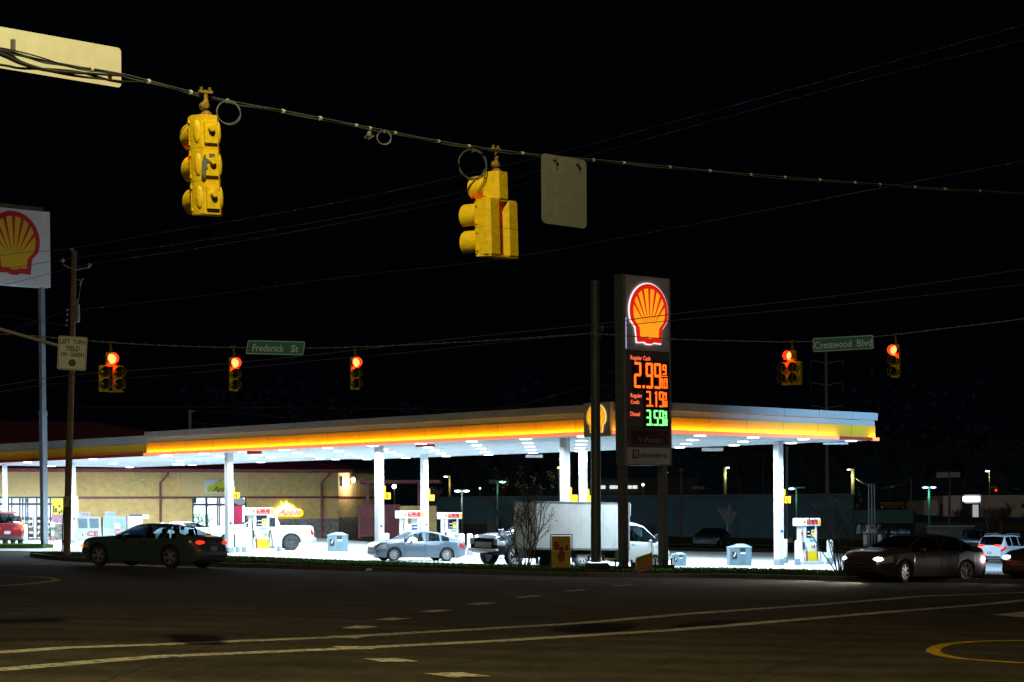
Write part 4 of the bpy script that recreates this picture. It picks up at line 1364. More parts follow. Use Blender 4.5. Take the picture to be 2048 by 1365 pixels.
def car(name, label, cat, sp, group=None):
    b = Body(sp)
    root = empty(name, (0, 0, 0), 0, label, cat, group)
    L = sp['L']; pm = sp['paint']
    xs = set()
    n = 46
    for i in range(n + 1):
        xs.add(round(-L / 2 + L * i / n, 4))
    R = sp['wr'] + sp.get('gap', .06)
    for xw in (sp['xf'], sp['xr']):
        for k in range(13):
            xs.add(round(xw + R * cos(pi * k / 12) * .9995, 4))
        for sg_ in (-1, 1): xs.add(round(xw + sg_ * (R + .004), 4))
    for key in ('ws', 'rw', 'side'):
        if key in sp:
            for q in sp[key]: xs.add(round(q, 4))
    for q in sp.get('pillars', []):
        xs.add(round(q - .045, 4)); xs.add(round(q + .045, 4))
    for q, _ in sp['top']: xs.add(round(q, 4))
    xs = sorted(x for x in xs if -L / 2 <= x <= L / 2)
    out = [xs[0]]
    for x in xs[1:]:
        if x - out[-1] > .003: out.append(x)
    xs = out
    rings = [b.ring(x) for x in xs]
    verts = []
    for x, r in zip(xs, rings):
        for (y, z) in r: verts.append((x, y, z))
        for (y, z) in r[-2::-1]: verts.append((x, -y, z))
    m = 19
    body, ws, rw, sl, sr = [], [], [], [], []
    for i in range(len(xs) - 1):
        xm = (xs[i] + xs[i + 1]) / 2
        inp = any(abs(xm - q) < .045 for q in sp.get('pillars', []))
        for j in range(m - 1):
            f = (i * m + j, (i + 1) * m + j, (i + 1) * m + j + 1, i * m + j + 1)
            jj = j if j < 9 else 17 - j
            dst = body
            if jj >= 7 and 'ws' in sp and sp['ws'][0] < xm < sp['ws'][1]: dst = ws
            elif jj >= 7 and 'rw' in sp and sp['rw'][0] < xm < sp['rw'][1]: dst = rw
            elif jj == 5 and sp['side'][0] < xm < sp['side'][1] and not inp: dst = sl if j < 9 else sr
            dst.append(f)
        body.append((i * m + m - 1, i * m, (i + 1) * m, (i + 1) * m + m - 1))
    # body underside closed between inner points, ends capped
    body.append(tuple(range(m)))
    body.append(tuple(reversed(range((len(xs) - 1) * m, len(xs) * m))))
    def sub(faces, nm, mt, par=None):
        if not faces: return None
        used = sorted({i for f in faces for i in f})
        mp = {u: k for k, u in enumerate(used)}
        mb = MB().add([verts[u] for u in used], [tuple(mp[i] for i in reversed(f)) for f in faces], mt)
        return mb.build(nm, mt, par or root, smooth=True)
    sub(body, 'body', pm)
    sub(ws, 'windscreen', carglass); sub(rw, 'rear_window', carglass)
    sub(sl, 'side_window', carglass); sub(sr, 'side_window', carglass)
    # dark inner floor behind the wheels
    z0 = sp['clear']
    MB().bx(-L / 2 + .35, L / 2 - .35, -sp['W'] * .36, sp['W'] * .36, z0 - .02, z0 + .42).build('underbody', trim_m, root)
    sa, sb_ = sp['side']
    zbelt = lerp_tab(sp['belt'], (sa + sb_) / 2)
    for xq in ((sb_ - 1.0, ) if sb_ - sa < 1.6 else (sb_ - .95, sa + .35)):
        for sg_ in (-1, 1):
            q = MB().cbox((xq, sg_ * sp['W'] * .20, zbelt - .12), (.16, .46, .62), .05)
            q.cbox((xq - .02, sg_ * sp['W'] * .20, zbelt + .26), (.10, .26, .17), .04)
            q.build('seat', seat_m, root, smooth=True)
    MB().bx(sa - .1, sb_ + .15, -sp['W'] * .44, sp['W'] * .44, z0 + .3, zbelt - .22).build('cabin_floor', trim_m, root)
    MB().cbox((sb_ + .05, 0, zbelt - .08), (.35, sp['W'] * .80, .16), .04).build('dashboard', trim_m, root)
    wy = sp['W'] / 2 - sp.get('wd', .22) / 2 - .015
    st = sp.get('steer', 0.0)
    for xw, s_ in ((sp['xf'], st), (sp['xr'], 0)):
        for sg_ in (-1, 1):
            wheel(root, xw, sg_ * wy, sp['wr'], sp.get('wd', .22), sp.get('rim', rim_m), sp.get('spokes', 5), s_, sp.get('frac', .66))
    def pt(nm, mt, *a, **k):
        for sg_ in (-1, 1):
            g, fs = b.patch(*a, sg_, **k)
            MB().add(g, fs, mt).build(nm, mt, root, smooth=True)
    hl = sp.get('head', (L / 2 - .50, L / 2 - .02, 2.9, 4.2))
    pt('headlight', sp.get('head_m', lampglass), *hl)
    tl = sp.get('tail', (-L / 2 + .02, -L / 2 + .42, 2.9, 4.2))
    pt('taillight', sp.get('tail_m', tail_off), *tl)
    wf = b.w(L / 2)
    rf = b.ring(L / 2); rr = b.ring(-L / 2)
    gr = MB()
    zb_, zt_ = rf[0][1], rf[-1][1]
    hh = zt_ - zb_
    if sp.get('bigface'):
        gr.bx(L / 2 - .01, L / 2 + .03, -wf * .62, wf * .62, zb_ + hh * .38, zb_ + hh * .92, trim_m)
        for k in range(6): gr.bx(L / 2 + .02, L / 2 + .06, -wf * .60, wf * .60, zb_ + hh * (.41 + .08 * k), zb_ + hh * (.455 + .08 * k), mat('bright_trim', (.75, .77, .8), .3, .2))
        gr.build('grille', None, root)
        MB().cbox((L / 2 + .02, 0, zb_ + hh * .16), (.20, wf * 2.15, hh * .26), .05).build('front_bumper', sp.get('bumper', chrome), root)
    else:
        gr.bx(L / 2 - .01, L / 2 + .012, -wf * .55, wf * .55, zb_ + hh * .55, zb_ + hh * .88, trim_m)
        gr.bx(L / 2 - .01, L / 2 + .012, -wf * .80, wf * .80, zb_ + hh * .10, zb_ + hh * .36, trim_m)
        gr.build('grille', None, root)
        MB().bx(L / 2 + .006, L / 2 + .018, -wf * .50, wf * .50, zb_ + hh * .70, zb_ + hh * .73).build('grille_bar', chrome, root)
    zb_, zt_ = rr[0][1], rr[-1][1]; hh = zt_ - zb_; wr_ = b.w(-L / 2)
    pz = sp.get('plate_z', zb_ + hh * .55)
    MB().bx(-L / 2 - .022, -L / 2 + .01, -.15, .15, pz - .075, pz + .075).build('licence_plate', plate_m, root)
    MB().bx(-L / 2 - .012, -L / 2 + .02, -wr_ * .95, wr_ * .95, zb_ - .02, zb_ + hh * .16).build('rear_valance', trim_m, root)
    if sp.get('rear_wrap'):
        mtl, za, zc = sp['rear_wrap']
        for sg_ in (-1, 1):
            MB().bx(-L / 2 - .015, -L / 2 + .01, sg_ * wr_ * .45, sg_ * wr_ * 1.0, za, zc).build('taillight', mtl, root)
    xm = sp.get('mirror', sp['side'][1] - .35)
    for sg_ in (-1, 1):
        p = b.S(xm, 5.0, sg_)
        MB().ball(p + Vector((0, sg_ * .10, .06)), (.07, .11, .075), 10).build('mirror', sp.get('mirror_m', pm), root, smooth=True)
    # door shut lines and handles
    for q in sp.get('doors', []):
        for sg_ in (-1, 1):
            p = b.S(q - .18, 3.55, sg_) if False else b.S(q, 3.6, sg_)
            MB().cbox(p + Vector((0, sg_ * .012, 0)), (.19, .035, .03), .008).build('door_handle', sp.get('handle_m', pm), root)
    ln = MB()
    for q in sp.get('lines', []):
        for sg_ in (-1, 1):
            pts = [b.S(q, v, sg_) + Vector((0, sg_ * .001, 0)) for v in (1.2, 2, 3, 4, 5)]
            ln.tube(pts, .007, 4)
    if sp.get('lines'): ln.build('door_seam', trim_m, root)
    if sp.get('flare'):
        for xw in (sp['xf'], sp['xr']):
            for sg_ in (-1, 1):
                RR = R + .03
                pts = [(xw + RR * cos(a), sg_ * (sp['W'] / 2 + .0), sp['wr'] * .98 + RR * sin(a)) for a in [radians(-5 + 190 * k / 16) for k in range(17)]]
                MB().tube(pts, .045, 6).build('wheel_flare', sp['flare'], root, smooth=True)
    root['half'] = L / 2
    return root, b
def sedan(L, W, H, wb, wr, **k):
    h = L / 2
    cw = k.pop('cowl', 1.22)
    s = dict(L=L, W=W, H=H, clear=.19, wr=wr, xf=h - (L - wb) * .46, xr=h - (L - wb) * .46 - wb,
        top=[(-h, .74), (-h + .03, .94), (-h + .12, H * .71), (-h + .70, H * .755), (-h + 1.40, H * .945), (-h + 1.9, H * .99), (-h + 2.3, H), (h - cw - .95, H * .985), (h - cw - .72, H * .95), (h - cw, H * .70), (h - .65, H * .66), (h - .25, H * .61), (h - .08, H * .56), (h - .02, H * .51), (h, H * .45)],
        belt=[(-h, .70), (-h + .3, H * .63), (-h + 1.2, H * .665), (h - cw - .1, H * .62), (h - .5, H * .57), (h - .1, H * .50), (h, .58)],
        ws=(h - cw - .70, h - cw - .03), rw=(-h + .68, -h + 1.42), side=(-h + .92, h - cw - .18), pillars=[(-h + h) - .12, -h + 1.38], doors=[.02 - .28, -.28 - .95], lines=[(-h + .9 + h - cw) / 2, h - cw - .18], tumble=.24, endlen=.62, endk=.26)
    s['pillars'] = [(-h + .9 + h - cw) / 2 + .02, -h + 1.36]
    s.update(k)
    return s
# parked silver sedan under the canopy
silver = paint('silver_paint', (0.10, 0.145, 0.19), 0.35, 0.35)
r, b = car('sedan_car', 'silver-blue sedan parked under the canopy beside the pump with a blue display', 'car', sedan(4.63, 1.76, 1.49, 2.70, .325, paint=silver, spokes=10, group=None, mirror_m=silver))
fit(r, 734, 931, 1123.5, radians(180 + 22), tilt=True)
# moving dark sedan on the road, tail lamps lit
dark = paint('dark_teal_paint', (0.055, 0.095, 0.105), 0.28, 0.15)
r, b = car('sedan_car', 'dark sedan driving left on the road with red tail lamps lit', 'car', sedan(5.08, 1.89, 1.48, 3.05, .365, paint=dark, spokes=5, tail_m=tail_off, tail=(-2.5, -2.3, 3.2, 3.6), plate_z=.66, cowl=1.55))
fit(r, 163, 453, 1136.3, radians(180 - 29), tilt=True)
MB().cbox((-2.545, 0, .50), (.10, 1.45, .20), .04).build('rear_bumper', silver, r)
for sg_ in (-1, 1):
    MB().ball((2.40, sg_ * .84, .66), (.05, .06, .05), 8).build('side_marker', amber_on, r, smooth=True)
    MB().ball((-2.455, sg_ * .62, .86), (.11, .21, .07), 12).build('taillight', tail_on, r, smooth=True)
    lamp('headlamp_beam', 'SPOT', (2.7, sg_ * .65, .62), 1100, (1, .83, .62), r, size=.06, spot=radians(75), blend=.8, target=(12, sg_ * 1.0, -.2))
# grey sedan turning at the right with headlamps on
pewter = mat('pewter_paint', (0.062, 0.054, 0.055), 0.34, 0.3, coat=.4)
r, b = car('sedan_car', 'grey dented sedan on the road with bright headlamps on', 'car', sedan(5.03, 1.85, 1.50, 2.80, .34, paint=pewter, spokes=7, tail_m=tail_dim, steer=radians(14), doors=[-.30, -1.2]))
fit(r, 1686, 1972, 1166, radians(180 + 37), tilt=True)
for sg_ in (-1, 1):
    lamp('headlamp_beam', 'SPOT', (2.75, sg_ * .68, .68), 700, (1, .86, .68), r, size=.06, spot=radians(80), blend=.8, target=(10, sg_ * 1.2, -.3))
    MB().ball((2.36, sg_ * .62, .70), (.17, .19, .085), 12).build('headlight', head_on, r, smooth=True)
for q in (-.35,):
    pass
MB().ball((-.95, -.90, .48), (.16, .03, .16), 10).build('door_dent', pewter, r, smooth=True)
# far black sedan in the lot, nose towards the camera
blackp = mat('black_paint', (0.013, 0.018, 0.026), 0.22, 0.0, coat=.35, spec=.3)
r, b = car('sedan_car', 'black sedan parked nose-on by the far grass bank', 'car', sedan(5.3, 1.98, 1.46, 2.9, .34, paint=blackp, spokes=5, endk=.12))
fit(r, 1386, 1462, 1096.5, radians(-90 - 17), tilt=True)
# sedans in front of the shop
bluep = paint('blue_black_paint', (0.015, 0.035, 0.09), 0.2, 0.4)
r, b = car('sedan_car', 'dark blue sedan parked in front of the ice freezers', 'car', sedan(4.8, 1.82, 1.45, 2.78, .33, paint=bluep, spokes=7))
fit(r, 250, 384, 1088, radians(180 - 12), tilt=True, sc=.88)
whitep = paint('white_paint', (0.72, 0.74, 0.75), 0.35)
r, b = car('sedan_car', 'white sedan parked between the dark sedan and the white pickup', 'car', sedan(4.5, 1.78, 1.45, 2.65, .32, paint=whitep, spokes=7))
fit(r, 300, 425, 1091, radians(180 - 42), tilt=True)
# SUVs
def suv(L, W, H, wb, wr, **k):
    h = L / 2
    s = dict(L=L, W=W, H=H, clear=.24, wr=wr, xf=h - (L - wb) * .47, xr=h - (L - wb) * .47 - wb, gap=.07,
        top=[(-h, .82), (-h + .04, 1.05), (-h + .12, H * .64), (-h + .5, H * .93), (-h + .75, H * .975), (-h + 1.6, H), (h - 2.0, H * .975), (h - 1.25, H * .70), (h - .6, H * .65), (h - .2, H * .58), (h, H * .45)],
        belt=[(-h, .78), (-h + .3, H * .61), (h - 1.4, H * .59), (h - .4, H * .53), (h, .62)],
        ws=(h - 1.95, h - 1.28), rw=(-h + .11, -h + .52), side=(-h + .55, h - 1.45), pillars=[-.10, -h + 1.25], doors=[-.25, -1.15], lines=[-.10], tumble=.20)
    s.update(k)
    return s
redp = paint('red_paint', (0.14, 0.003, 0.008), 0.28, 0.3)
r, b = car('suv_car', 'red SUV seen from behind at the left edge with amber tail lamps', 'car', suv(4.55, 1.84, 1.68, 2.7, .35, paint=redp, spokes=5, tail_m=amber_on, tail=(-2.26, -1.95, 3.3, 4.3), rear_wrap=(tail_dim, .78, .86)))
fit(r, -44, 49, 1089.5, radians(90 + 22), tilt=True)
for sg_ in (-1, 1):
    MB().ball((-2.20, sg_ * .70, 1.02), (.09, .17, .06), 10).build('taillight', amber_on, r, smooth=True)
r, b = car('suv_car', 'white crossover with tail lamps lit behind the grey sedan', 'car', suv(4.65, 1.80, 1.66, 2.69, .35, paint=whitep, spokes=5, tail=(-2.31, -1.95, 3.2, 4.6), tail_m=tail_dim, rear_wrap=(tail_on, 1.0, 1.10)))
fit(r, 1955, 2070, 1128, radians(90 - 38), tilt=True)
for sg_ in (-1, 1):
    MB().tube([(-1.6, sg_ * .62, 1.63), (-1.3, sg_ * .62, 1.70), (.2, sg_ * .62, 1.71), (.5, sg_ * .62, 1.65)], .022, 6).build('roof_rail', chrome, r, smooth=True)
brownp = paint('dark_brown_paint', (0.06, 0.045, 0.03), 0.25, 0.4)
r, b = car('hatchback_car', 'dark car nosing in at the right edge of the road', 'car', suv(4.4, 1.80, 1.55, 2.6, .34, paint=brownp, spokes=5))
fit(r, 2004, 2250, 1169.5, radians(180 + 38), tilt=True)
for sg_ in (-1, 1):
    MB().ball((2.06, sg_ * .60, .78), (.14, .17, .08), 12).build('headlight', mat('headlamp_cool', (.9, .9, .9), .3, emit=(3, 3.6, 5), estr=1), r, smooth=True)
    lamp('headlamp_beam', 'SPOT', (2.5, sg_ * .62, .74), 110, (1, .90, .85), r, size=.06, spot=radians(70), blend=.9, target=(10, sg_ * .9, .2))
# pickups
def pickup(L, W, H, wb, wr, **k):
    h = L / 2
    c = k.pop('lift', .0)
    s = dict(L=L, W=W, H=H, clear=.42 + c, wr=wr, xf=h - .98, xr=h - .98 - wb, gap=.12, endlen=.3, endk=.08, wd=.28,
        top=[(-h, 1.02 + c), (-h + .03, 1.30 + c), (-h + .10, 1.34 + c), (-h + 1.93, 1.34 + c), (-h + 1.95, 1.42 + c), (-h + 2.10, H * .96), (-h + 2.5, H), (h - 2.65, H * .99), (h - 1.75, 1.38 + c), (h - .9, 1.33 + c), (h - .25, 1.26 + c), (h - .03, 1.12 + c), (h, 1.0 + c)],
        belt=[(-h, .95 + c), (-h + .2, 1.28 + c), (-h + 1.9, 1.28 + c), (h - 1.8, 1.22 + c), (h, 1.0 + c)],
        ws=(h - 2.6, h - 1.80), rw=(-h + 1.96, -h + 2.12), side=(-h + 2.2, h - 1.95), pillars=[-h + 3.05], doors=[-h + 2.55, -h + 3.55], lines=[-h + 1.95, -h + 3.05, h - 1.95], tumble=.24, bigface=True,
        tail=(-h + .02, -h + .20, 2.6, 3.9))
    s.update(k)
    return s
r, b = car('pickup_truck', 'lifted white pickup truck with big black wheels behind the pump', 'pickup truck', pickup(5.85, 2.03, 2.02, 3.57, .45, paint=whitep, rim=rim_dark, spokes=8, frac=.6, lift=.06))
fit(r, 412, 628, 1101.5, radians(180 + 14), tilt=True)
MB().cbox((-2.98, 0, .62), (.20, 1.9, .22), .05).build('rear_bumper', chrome, r)
r, b = car('pickup_truck', 'black pickup truck with chrome grille and wide spoked wheels behind the box truck', 'pickup truck', pickup(5.9, 2.06, 2.02, 3.75, .46, paint=blackp, rim=chrome, spokes=10, frac=.74, lift=.08))
fit(r, 936, 1204, 1133.5, radians(180 + 38), tilt=True)
for sg_ in (-1, 1):
    MB().bx(2.86, 2.97, sg_ * .72, sg_ * .97, .92, 1.18).build('headlight', mat('clear_headlamp', (.6, .65, .7), .15, .4), r)
    MB().bx(2.9, 2.99, sg_ * .70, sg_ * .88, .62, .76).build('fog_lamp', chrome, r)
    MB().cbox((1.12, sg_ * 1.17, 1.45), (.16, .24, .26), .04).build('mirror', chrome, r)
r, b = car('pickup_truck', 'dark pickup parked behind the white crossover and the wooden sign pole', 'pickup truck', pickup(5.8, 2.0, 1.95, 3.6, .42, paint=blackp, spokes=5))
fit(r, 1862, 2052, 1118, radians(-8), tilt=True)
# white box truck with van cab
root = empty('box_truck', (0, 0, 0), 0, 'white box truck with van cab parked behind the price sign posts', 'box truck')
boxm = mat('truck_box_panel', (0.84, 0.87, 0.92), 0.45, noise=0.10, nscale=1.4)
h = 7.6 / 2
ob = MB().bx(-h + .1, h - 2.5, -1.10, 1.10, .98, 3.12, boxm)
o = MB()
for z in (.94, 3.12): o.bx(-h + .08, h - 2.48, -1.12, 1.12, z - .02, z + .07)
for x in (-h + .1, h - 2.5):
    for sg_ in (-1, 1): o.bx(x - .05, x + .03, sg_ * 1.085, sg_ * 1.125, .98, 3.15)
o.build('box_rail', galv, root)
o = MB()
for k in range(8):
    x = -h + .65 + k * .61
    for sg_ in (-1, 1):
        for zz_ in range(22): ob.box((x, sg_ * 1.103, 1.1 + zz_ * .09), (.02, .008, .02), mat('rivet_grey', (.18, .19, .22), .6))  # rows of dark grey rivets along the box sides
ob.build('cargo_box', None, root)
o = MB()
for sg_ in (-1, 1):
    o.bx(-h + .05, -h + .09, sg_ * .55 - .5, sg_ * .55 + .5, 1.0, 3.05)
o.build('rear_door', boxm, root)
MB().bx(-h, h - 1.2, -.42, .42, .55, .92).build('chassis', trim_m, root)
for x in (-h + .12, h - 2.55):
    for sg_ in (-1, 1):
        MB().bx(x - .05, x + .05, sg_ * 1.126, sg_ * 1.14, 3.04, 3.09).build('marker_lamp', mat('marker_amber', (.5, .12, .02), .4), root)
        MB().bx(x - .05, x + .05, sg_ * 1.126, sg_ * 1.14, .92, .98).build('marker_lamp', tail_off, root)
o = MB(); o.bx(-h - .12, -h + .15, -1.05, 1.05, .50, .62); o.bx(-h - .05, -h + .05, -.8, -.7, .6, .95); o.bx(-h - .05, -h + .05, .7, .8, .6, .95); o.build('rear_bumper', trim_m, root)
sp = dict(L=2.9, W=1.93, H=2.28, clear=.36, wr=.345, xf=.50, xr=-6, gap=.06, endlen=.5, endk=.22, wd=.22, tumble=.22,
    top=[(-1.45, 2.24), (-1.1, 2.28), (-.45, 2.26), (-.05, 2.14), (.62, 1.48), (.80, 1.32), (1.1, 1.10), (1.36, .92), (1.45, .70)],
    belt=[(-1.45, 1.36), (.2, 1.30), (.7, 1.22), (1.2, .86), (1.45, .66)],
    ws=(-.02, .72), side=(-.95, .52), pillars=[], paint=whitep, doors=[-.72], lines=[-1.05, .28], rear=None)
b = Body(sp); b.gh = .94
Mx = Matrix.Translation((h - 1.35, 0, 0))
tmp, bb = car('cab_tmp', None, None, sp)
for c in kids(tmp):
    nm = c.name.split('.')[0]
    if nm in ('licence_plate', 'taillight', 'rear_valance') or (nm == 'wheel' and min(v.co.x for v in c.data.vertices) < -3):
        for q in kids(c): bpy.data.objects.remove(q)
        bpy.data.objects.remove(c); continue
    c.parent = root
    c.location = (h - 1.45, 0, 0)
    if nm == 'body': c.name = 'cab'
bpy.data.objects.remove(tmp)
for sg_ in (-1, 1):
    wheel(root, -h + 1.7, sg_ * .92, .345, .24, rim_m, 6)
    MB().cbox((h - 1.0, sg_ * 1.12, 1.52), (.12, .16, .36), .04).build('mirror', trim_m, root)
    MB().bx(-h + 2.4, -h + 3.6, sg_ * .85, sg_ * .98, .55, .72).build('side_step', plate_m, root)
    MB().bx(-h + 1.2, -h + 1.25, sg_ * .80, sg_ * 1.05, .22, .80).build('mud_flap', trim_m, root)
MB().cbox((h - 2.45, 0, 2.85), (.14, 2.16, .60), .05).build('roof_deflector', whitep, root)
fit(root, 1021, 1341, 1140, radians(26), tilt=True)
# ------------------------------------------------------------------ fuel pumps
pump_w = mat('pump_white', (0.72, 0.74, 0.75), 0.35)
scr_m = mat('pump_screen', (0.015, 0.015, 0.02), 0.2)
amber_scr = mat('pump_card', (0.75, 0.55, 0.18), 0.4)
pump_yel = mat('pump_yellow', (0.80, 0.50, 0.01), 0.4)
hose_m = mat('hose_rubber', (0.012, 0.012, 0.014), 0.5)
def pump(label, screen=True, y10=False):
    root = empty('fuel_pump', (0, 0, 0), 0, label, 'fuel pump', 'fuel pumps under the station canopy')
    W2, D2 = .78, .33
    MB().cbox((0, 0, .09), (1.75, .95, .20), .03).build('plinth', concrete, root)
    MB().cbox((0, 0, .62), (1.02, .60, 1.0), .03).build('lower_cabinet', pump_w, root)
    MB().bx(-.42, -.34, -.325, -.30, .20, .72).build('red_stripe', red_m, root)
    MB().bx(-.34, .50, -.325, -.30, .20, .72).build('yellow_door', pump_yel, root)
    o = MB()
    for sx in (-.44, .44): o.cbox((sx, 0, 1.62), (.20, .52, 1.0), .03)
    o.cbox((0, 0, 1.26), (.72, .50, .34), .02)
    o.build('upper_cabinet', pump_w, root)
    if screen:
        sc_ = MB().bx(-.34, .34, -.275, .25, 1.44, 2.05).build('price_display', scr_m, root)
        MB().bx(.02, .33, -.285, -.276, 1.46, 1.86).build('rate_card', amber_scr, sc_)
        o = MB()
        for k in range(2):
            o.bx(-.28, -.18, -.285, -.276, 1.52 + .2 * k, 1.58 + .2 * k); o.bx(-.12, -.02, -.285, -.276, 1.52 + .2 * k, 1.58 + .2 * k)
        o.build('price_digits', pump_w, sc_)
        o = MB(); o.bx(.07, .15, -.292, -.285, 1.72, 1.78); o.bx(.20, .28, -.292, -.285, 1.72, 1.78); o.build('card_print', scr_m, sc_)
    else:
        MB().bx(-.34, .34, -.26, .25, 1.44, 1.74).build('price_display', pump_w, root)
        v = MB().bx(-.08, .34, -.275, -.262, 1.42, 1.70).build('video_screen', mat('blue_screen', (0.02, 0.03, 0.4), 0.3, emit=(0.01, 0.03, 0.42), estr=1.0), root)
        MB().bx(-.04, .28, -.282, -.276, 1.53, 1.58).build('screen_text', pump_w, v)
    hd = MB().cbox((0, 0, 2.26), (W2 * 2, D2 * 2, .42), .02).build('header', pump_w, root)
    MB().bx(-.40, .52, -D2 - .012, -D2 + .01, 2.13, 2.39).build('header_panel', mat('header_red', (0.50, 0.010, 0.003), 0.4), hd)
    MB().bx(.58, .76, -D2 - .012, -D2 + .01, 2.13, 2.39).build('header_end', pump_yel, hd)
    text('V-Power NiTRO+', .055, hd, pump_w, (.05, -D2 - .015, 2.21), .66, bold=.0)
    text('Shell', .055, hd, pump_w, (-.22, -D2 - .015, 2.32), .20, bold=.03)
    MB().lathe([(.035, -D2 - .018), (.035, -D2 - .01)], 10, 'y', (.20, 0, 2.33)).build('header_mark', pump_w, hd)
    emblem(hd, -.59, 2.17, .085, -D2, MATS['badge_red_lit'] if False else mat('small_shell_red', (.75, .2, .01), .4), pump_yel, None, th=.008)
    emblem(root, -.47, .60, .055, -.302, MATS['small_shell_red'], pump_yel, None, th=.008)
    for k, cm in enumerate(('nozzle_yellow', 'nozzle_orange', 'nozzle_violet', 'nozzle_green')):
        m_ = mat(cm, [(.7, .5, .02), (.7, .35, .02), (.3, .03, .25), (.0, .15, .08)][k], .5)
        x = -.02 + .13 * k if k < 3 else .43
        o = MB().cbox((x, -.32, 1.02), (.055, .05, .10), .01)
        o.box((x, -.345, .92), (.04, .05, .10)); o.build('grade_button', m_, root)
    o = MB(); o.cbox((.10, -.27, 1.30), (.42, .05, .06), .01); o.box((-.05, -.262, 1.38), (.04, .02, .04)); o.box((.05, -.262, 1.38), (.06, .02, .04)); o.build('card_reader', mat('reader_blue', (.1, .35, .6), .4), root)
    for sg_ in (-1, 1):
        x = sg_ * .58
        o = MB()
        o.tube([Vector(p) for p in curve_pts([(x, -.10, 2.02), (x + sg_ * .02, -.2, 1.5), (x + sg_ * .06, -.3, .9), (x + sg_ * .12, -.38, .35), (x + sg_ * .02, -.42, .14), (x - sg_ * .12, -.40, .25), (x - sg_ * .14, -.36, .75), (x - sg_ * .10, -.34, .95)], 30)], .022, 6)
        o.build('hose', hose_m, root, smooth=True)
        o = MB().cbox((x - sg_ * .04, -.22, 1.0), (.10, .14, .42), .03); o.tube([(x, -.28, 1.15), (x, -.38, .95)], .018, 6); o.build('nozzle', hose_m, root)
        MB().tube([(x, -.12, 1.1), (x, -.12, 2.02)], .035, 8).build('hose_mast', pump_w, root, smooth=True)
        if y10: MB().bx(x - .09 + .0, x + .09, -.20, -.16, 1.60, 1.75).build('hose_tag', red_m, root)
    return root
r = pump('fuel pump in front of the white pickup, beside the column numbered 4')
fit(r, 483, 553, 1105.5, RZ)
r = pump('fuel pump with a blue video display behind the silver sedan', screen=False)
fit(r, 785, 854, 1112, RZ)
r = pump('fuel pump right of the column numbered 2, behind the silver sedan')
fit(r, 869.5, 929.5, 1104, RZ)
r = pump('fuel pump beside the column numbered 10', y10=True)
fit(r, 1579.5, 1648, 1131, RZ)
# bollards
def bollard(px, py, label, hgt_=1.15, w=.10):
    root = empty('bollard', G(px, py, .01), 0, label, 'bollard', 'white bollards with grey feet')
    MB().lathe([(w, .28), (w, hgt_ - .06), (w * .75, hgt_ - .015), (.02, hgt_)], 14, 'z').build('post', pump_w, root, smooth=True)
    MB().lathe([(w + .012, -.1), (w + .012, .30)], 14, 'z').build('foot_sleeve', grey_m, root, smooth=True)
for px, py, lab in ((475.5, 1105, 'white bollard just right of the column numbered 4'), (488.5, 1106, 'white bollard at the left foot of the pump beside the white pickup'),
        (546, 1104, 'white bollard at the right foot of the pump beside the white pickup'), (559, 1104, 'white bollard in front of the white pickup rear wheel'),
        (923.5, 1112, 'white bollard right of the pump behind the silver sedan'), (940, 1112, 'white bollard just left of the black pickup'),
        (773, 1112, 'white bollard behind the silver sedan bonnet'),
        (1569, 1127, 'white bollard hidden half behind the column numbered 10'), (1595, 1131, 'white bollard in front of the pump numbered 10'),
        (1660, 1129, 'white bollard right of the pump, at the small leafless shrub'), (1731, 1097, 'white bollard left of the three-legged steel frame'), (1759.5, 1097, 'white bollard right of the three-legged steel frame'),
        (50.5, 1083.5, 'white bollard beside the red SUV')):
    bollard(px, py, lab, 1.15 if px < 1700 else .95, .13 if px in (475.5, 488.5, 546, 559, 1595) else .15)
# slanted white forecourt cabinet beside the pump
root = empty('utility_box', (0, 0, 0), 0, 'slanted white box between the pump numbered 10 and the shrub', 'cabinet')
MB().prism([(-.45, .9), (.35, .8), (.45, .72), (.0, 0), (-.45, 0)], -.2, .2).build('cabinet', pump_w, root)
fit(root, 1636, 1662, 1128, radians(0))
# waste and squeegee stations
binm = mat('bin_grey', (0.10, 0.16, 0.19), 0.6, noise=0.04)
def bin_(label):
    root = empty('waste_station', (0, 0, 0), 0, label, 'waste bin', 'grey forecourt waste stations')
    o = MB()
    o.slab([(-.62, -.30), (-.12, -.42), (.30, -.42), (.62, -.30), (.62, .30), (.30, .42), (-.12, .42), (-.62, .30)], 0, 1.02)
    o.add([(-.66, -.33, 1.02), (-.12, -.46, 1.02), (.30, -.46, 1.02), (.66, -.33, 1.02), (.66, .33, 1.02), (.30, .46, 1.02), (-.12, .46, 1.02), (-.66, .33, 1.02), (-.10, -.10, 1.20), (.28, -.10, 1.20), (.28, .10, 1.20), (-.10, .10, 1.20)],
          [(0, 1, 8), (1, 2, 9, 8), (2, 3, 9), (3, 4, 10, 9), (4, 5, 10), (5, 6, 11, 10), (6, 7, 11), (7, 0, 8, 11), (8, 9, 10, 11), (7, 6, 5, 4, 3, 2, 1, 0)])
    o.build('body', binm, root)
    MB().bx(-.06, .24, -.43, -.40, .78, .98).build('bin_opening', black_m, root)
    MB().bx(-.50, -.22, -.40, -.33, .38, .78).build('squeegee_recess', black_m, root)
    MB().bx(-.06, .26, -.428, -.41, .12, .62).build('service_door', mat('bin_grey_door', (0.085, 0.14, 0.17), 0.6), root)
    MB().tube([(-.40, -.40, .52), (-.30, -.44, .74)], .035, 6).build('paper_towel', pump_w, root)
    MB().bx(-.04, .24, -.437, -.428, .66, .74).build('sticker', pump_w, root)
    return root
b0 = bin_('grey waste station right of the white pickup')
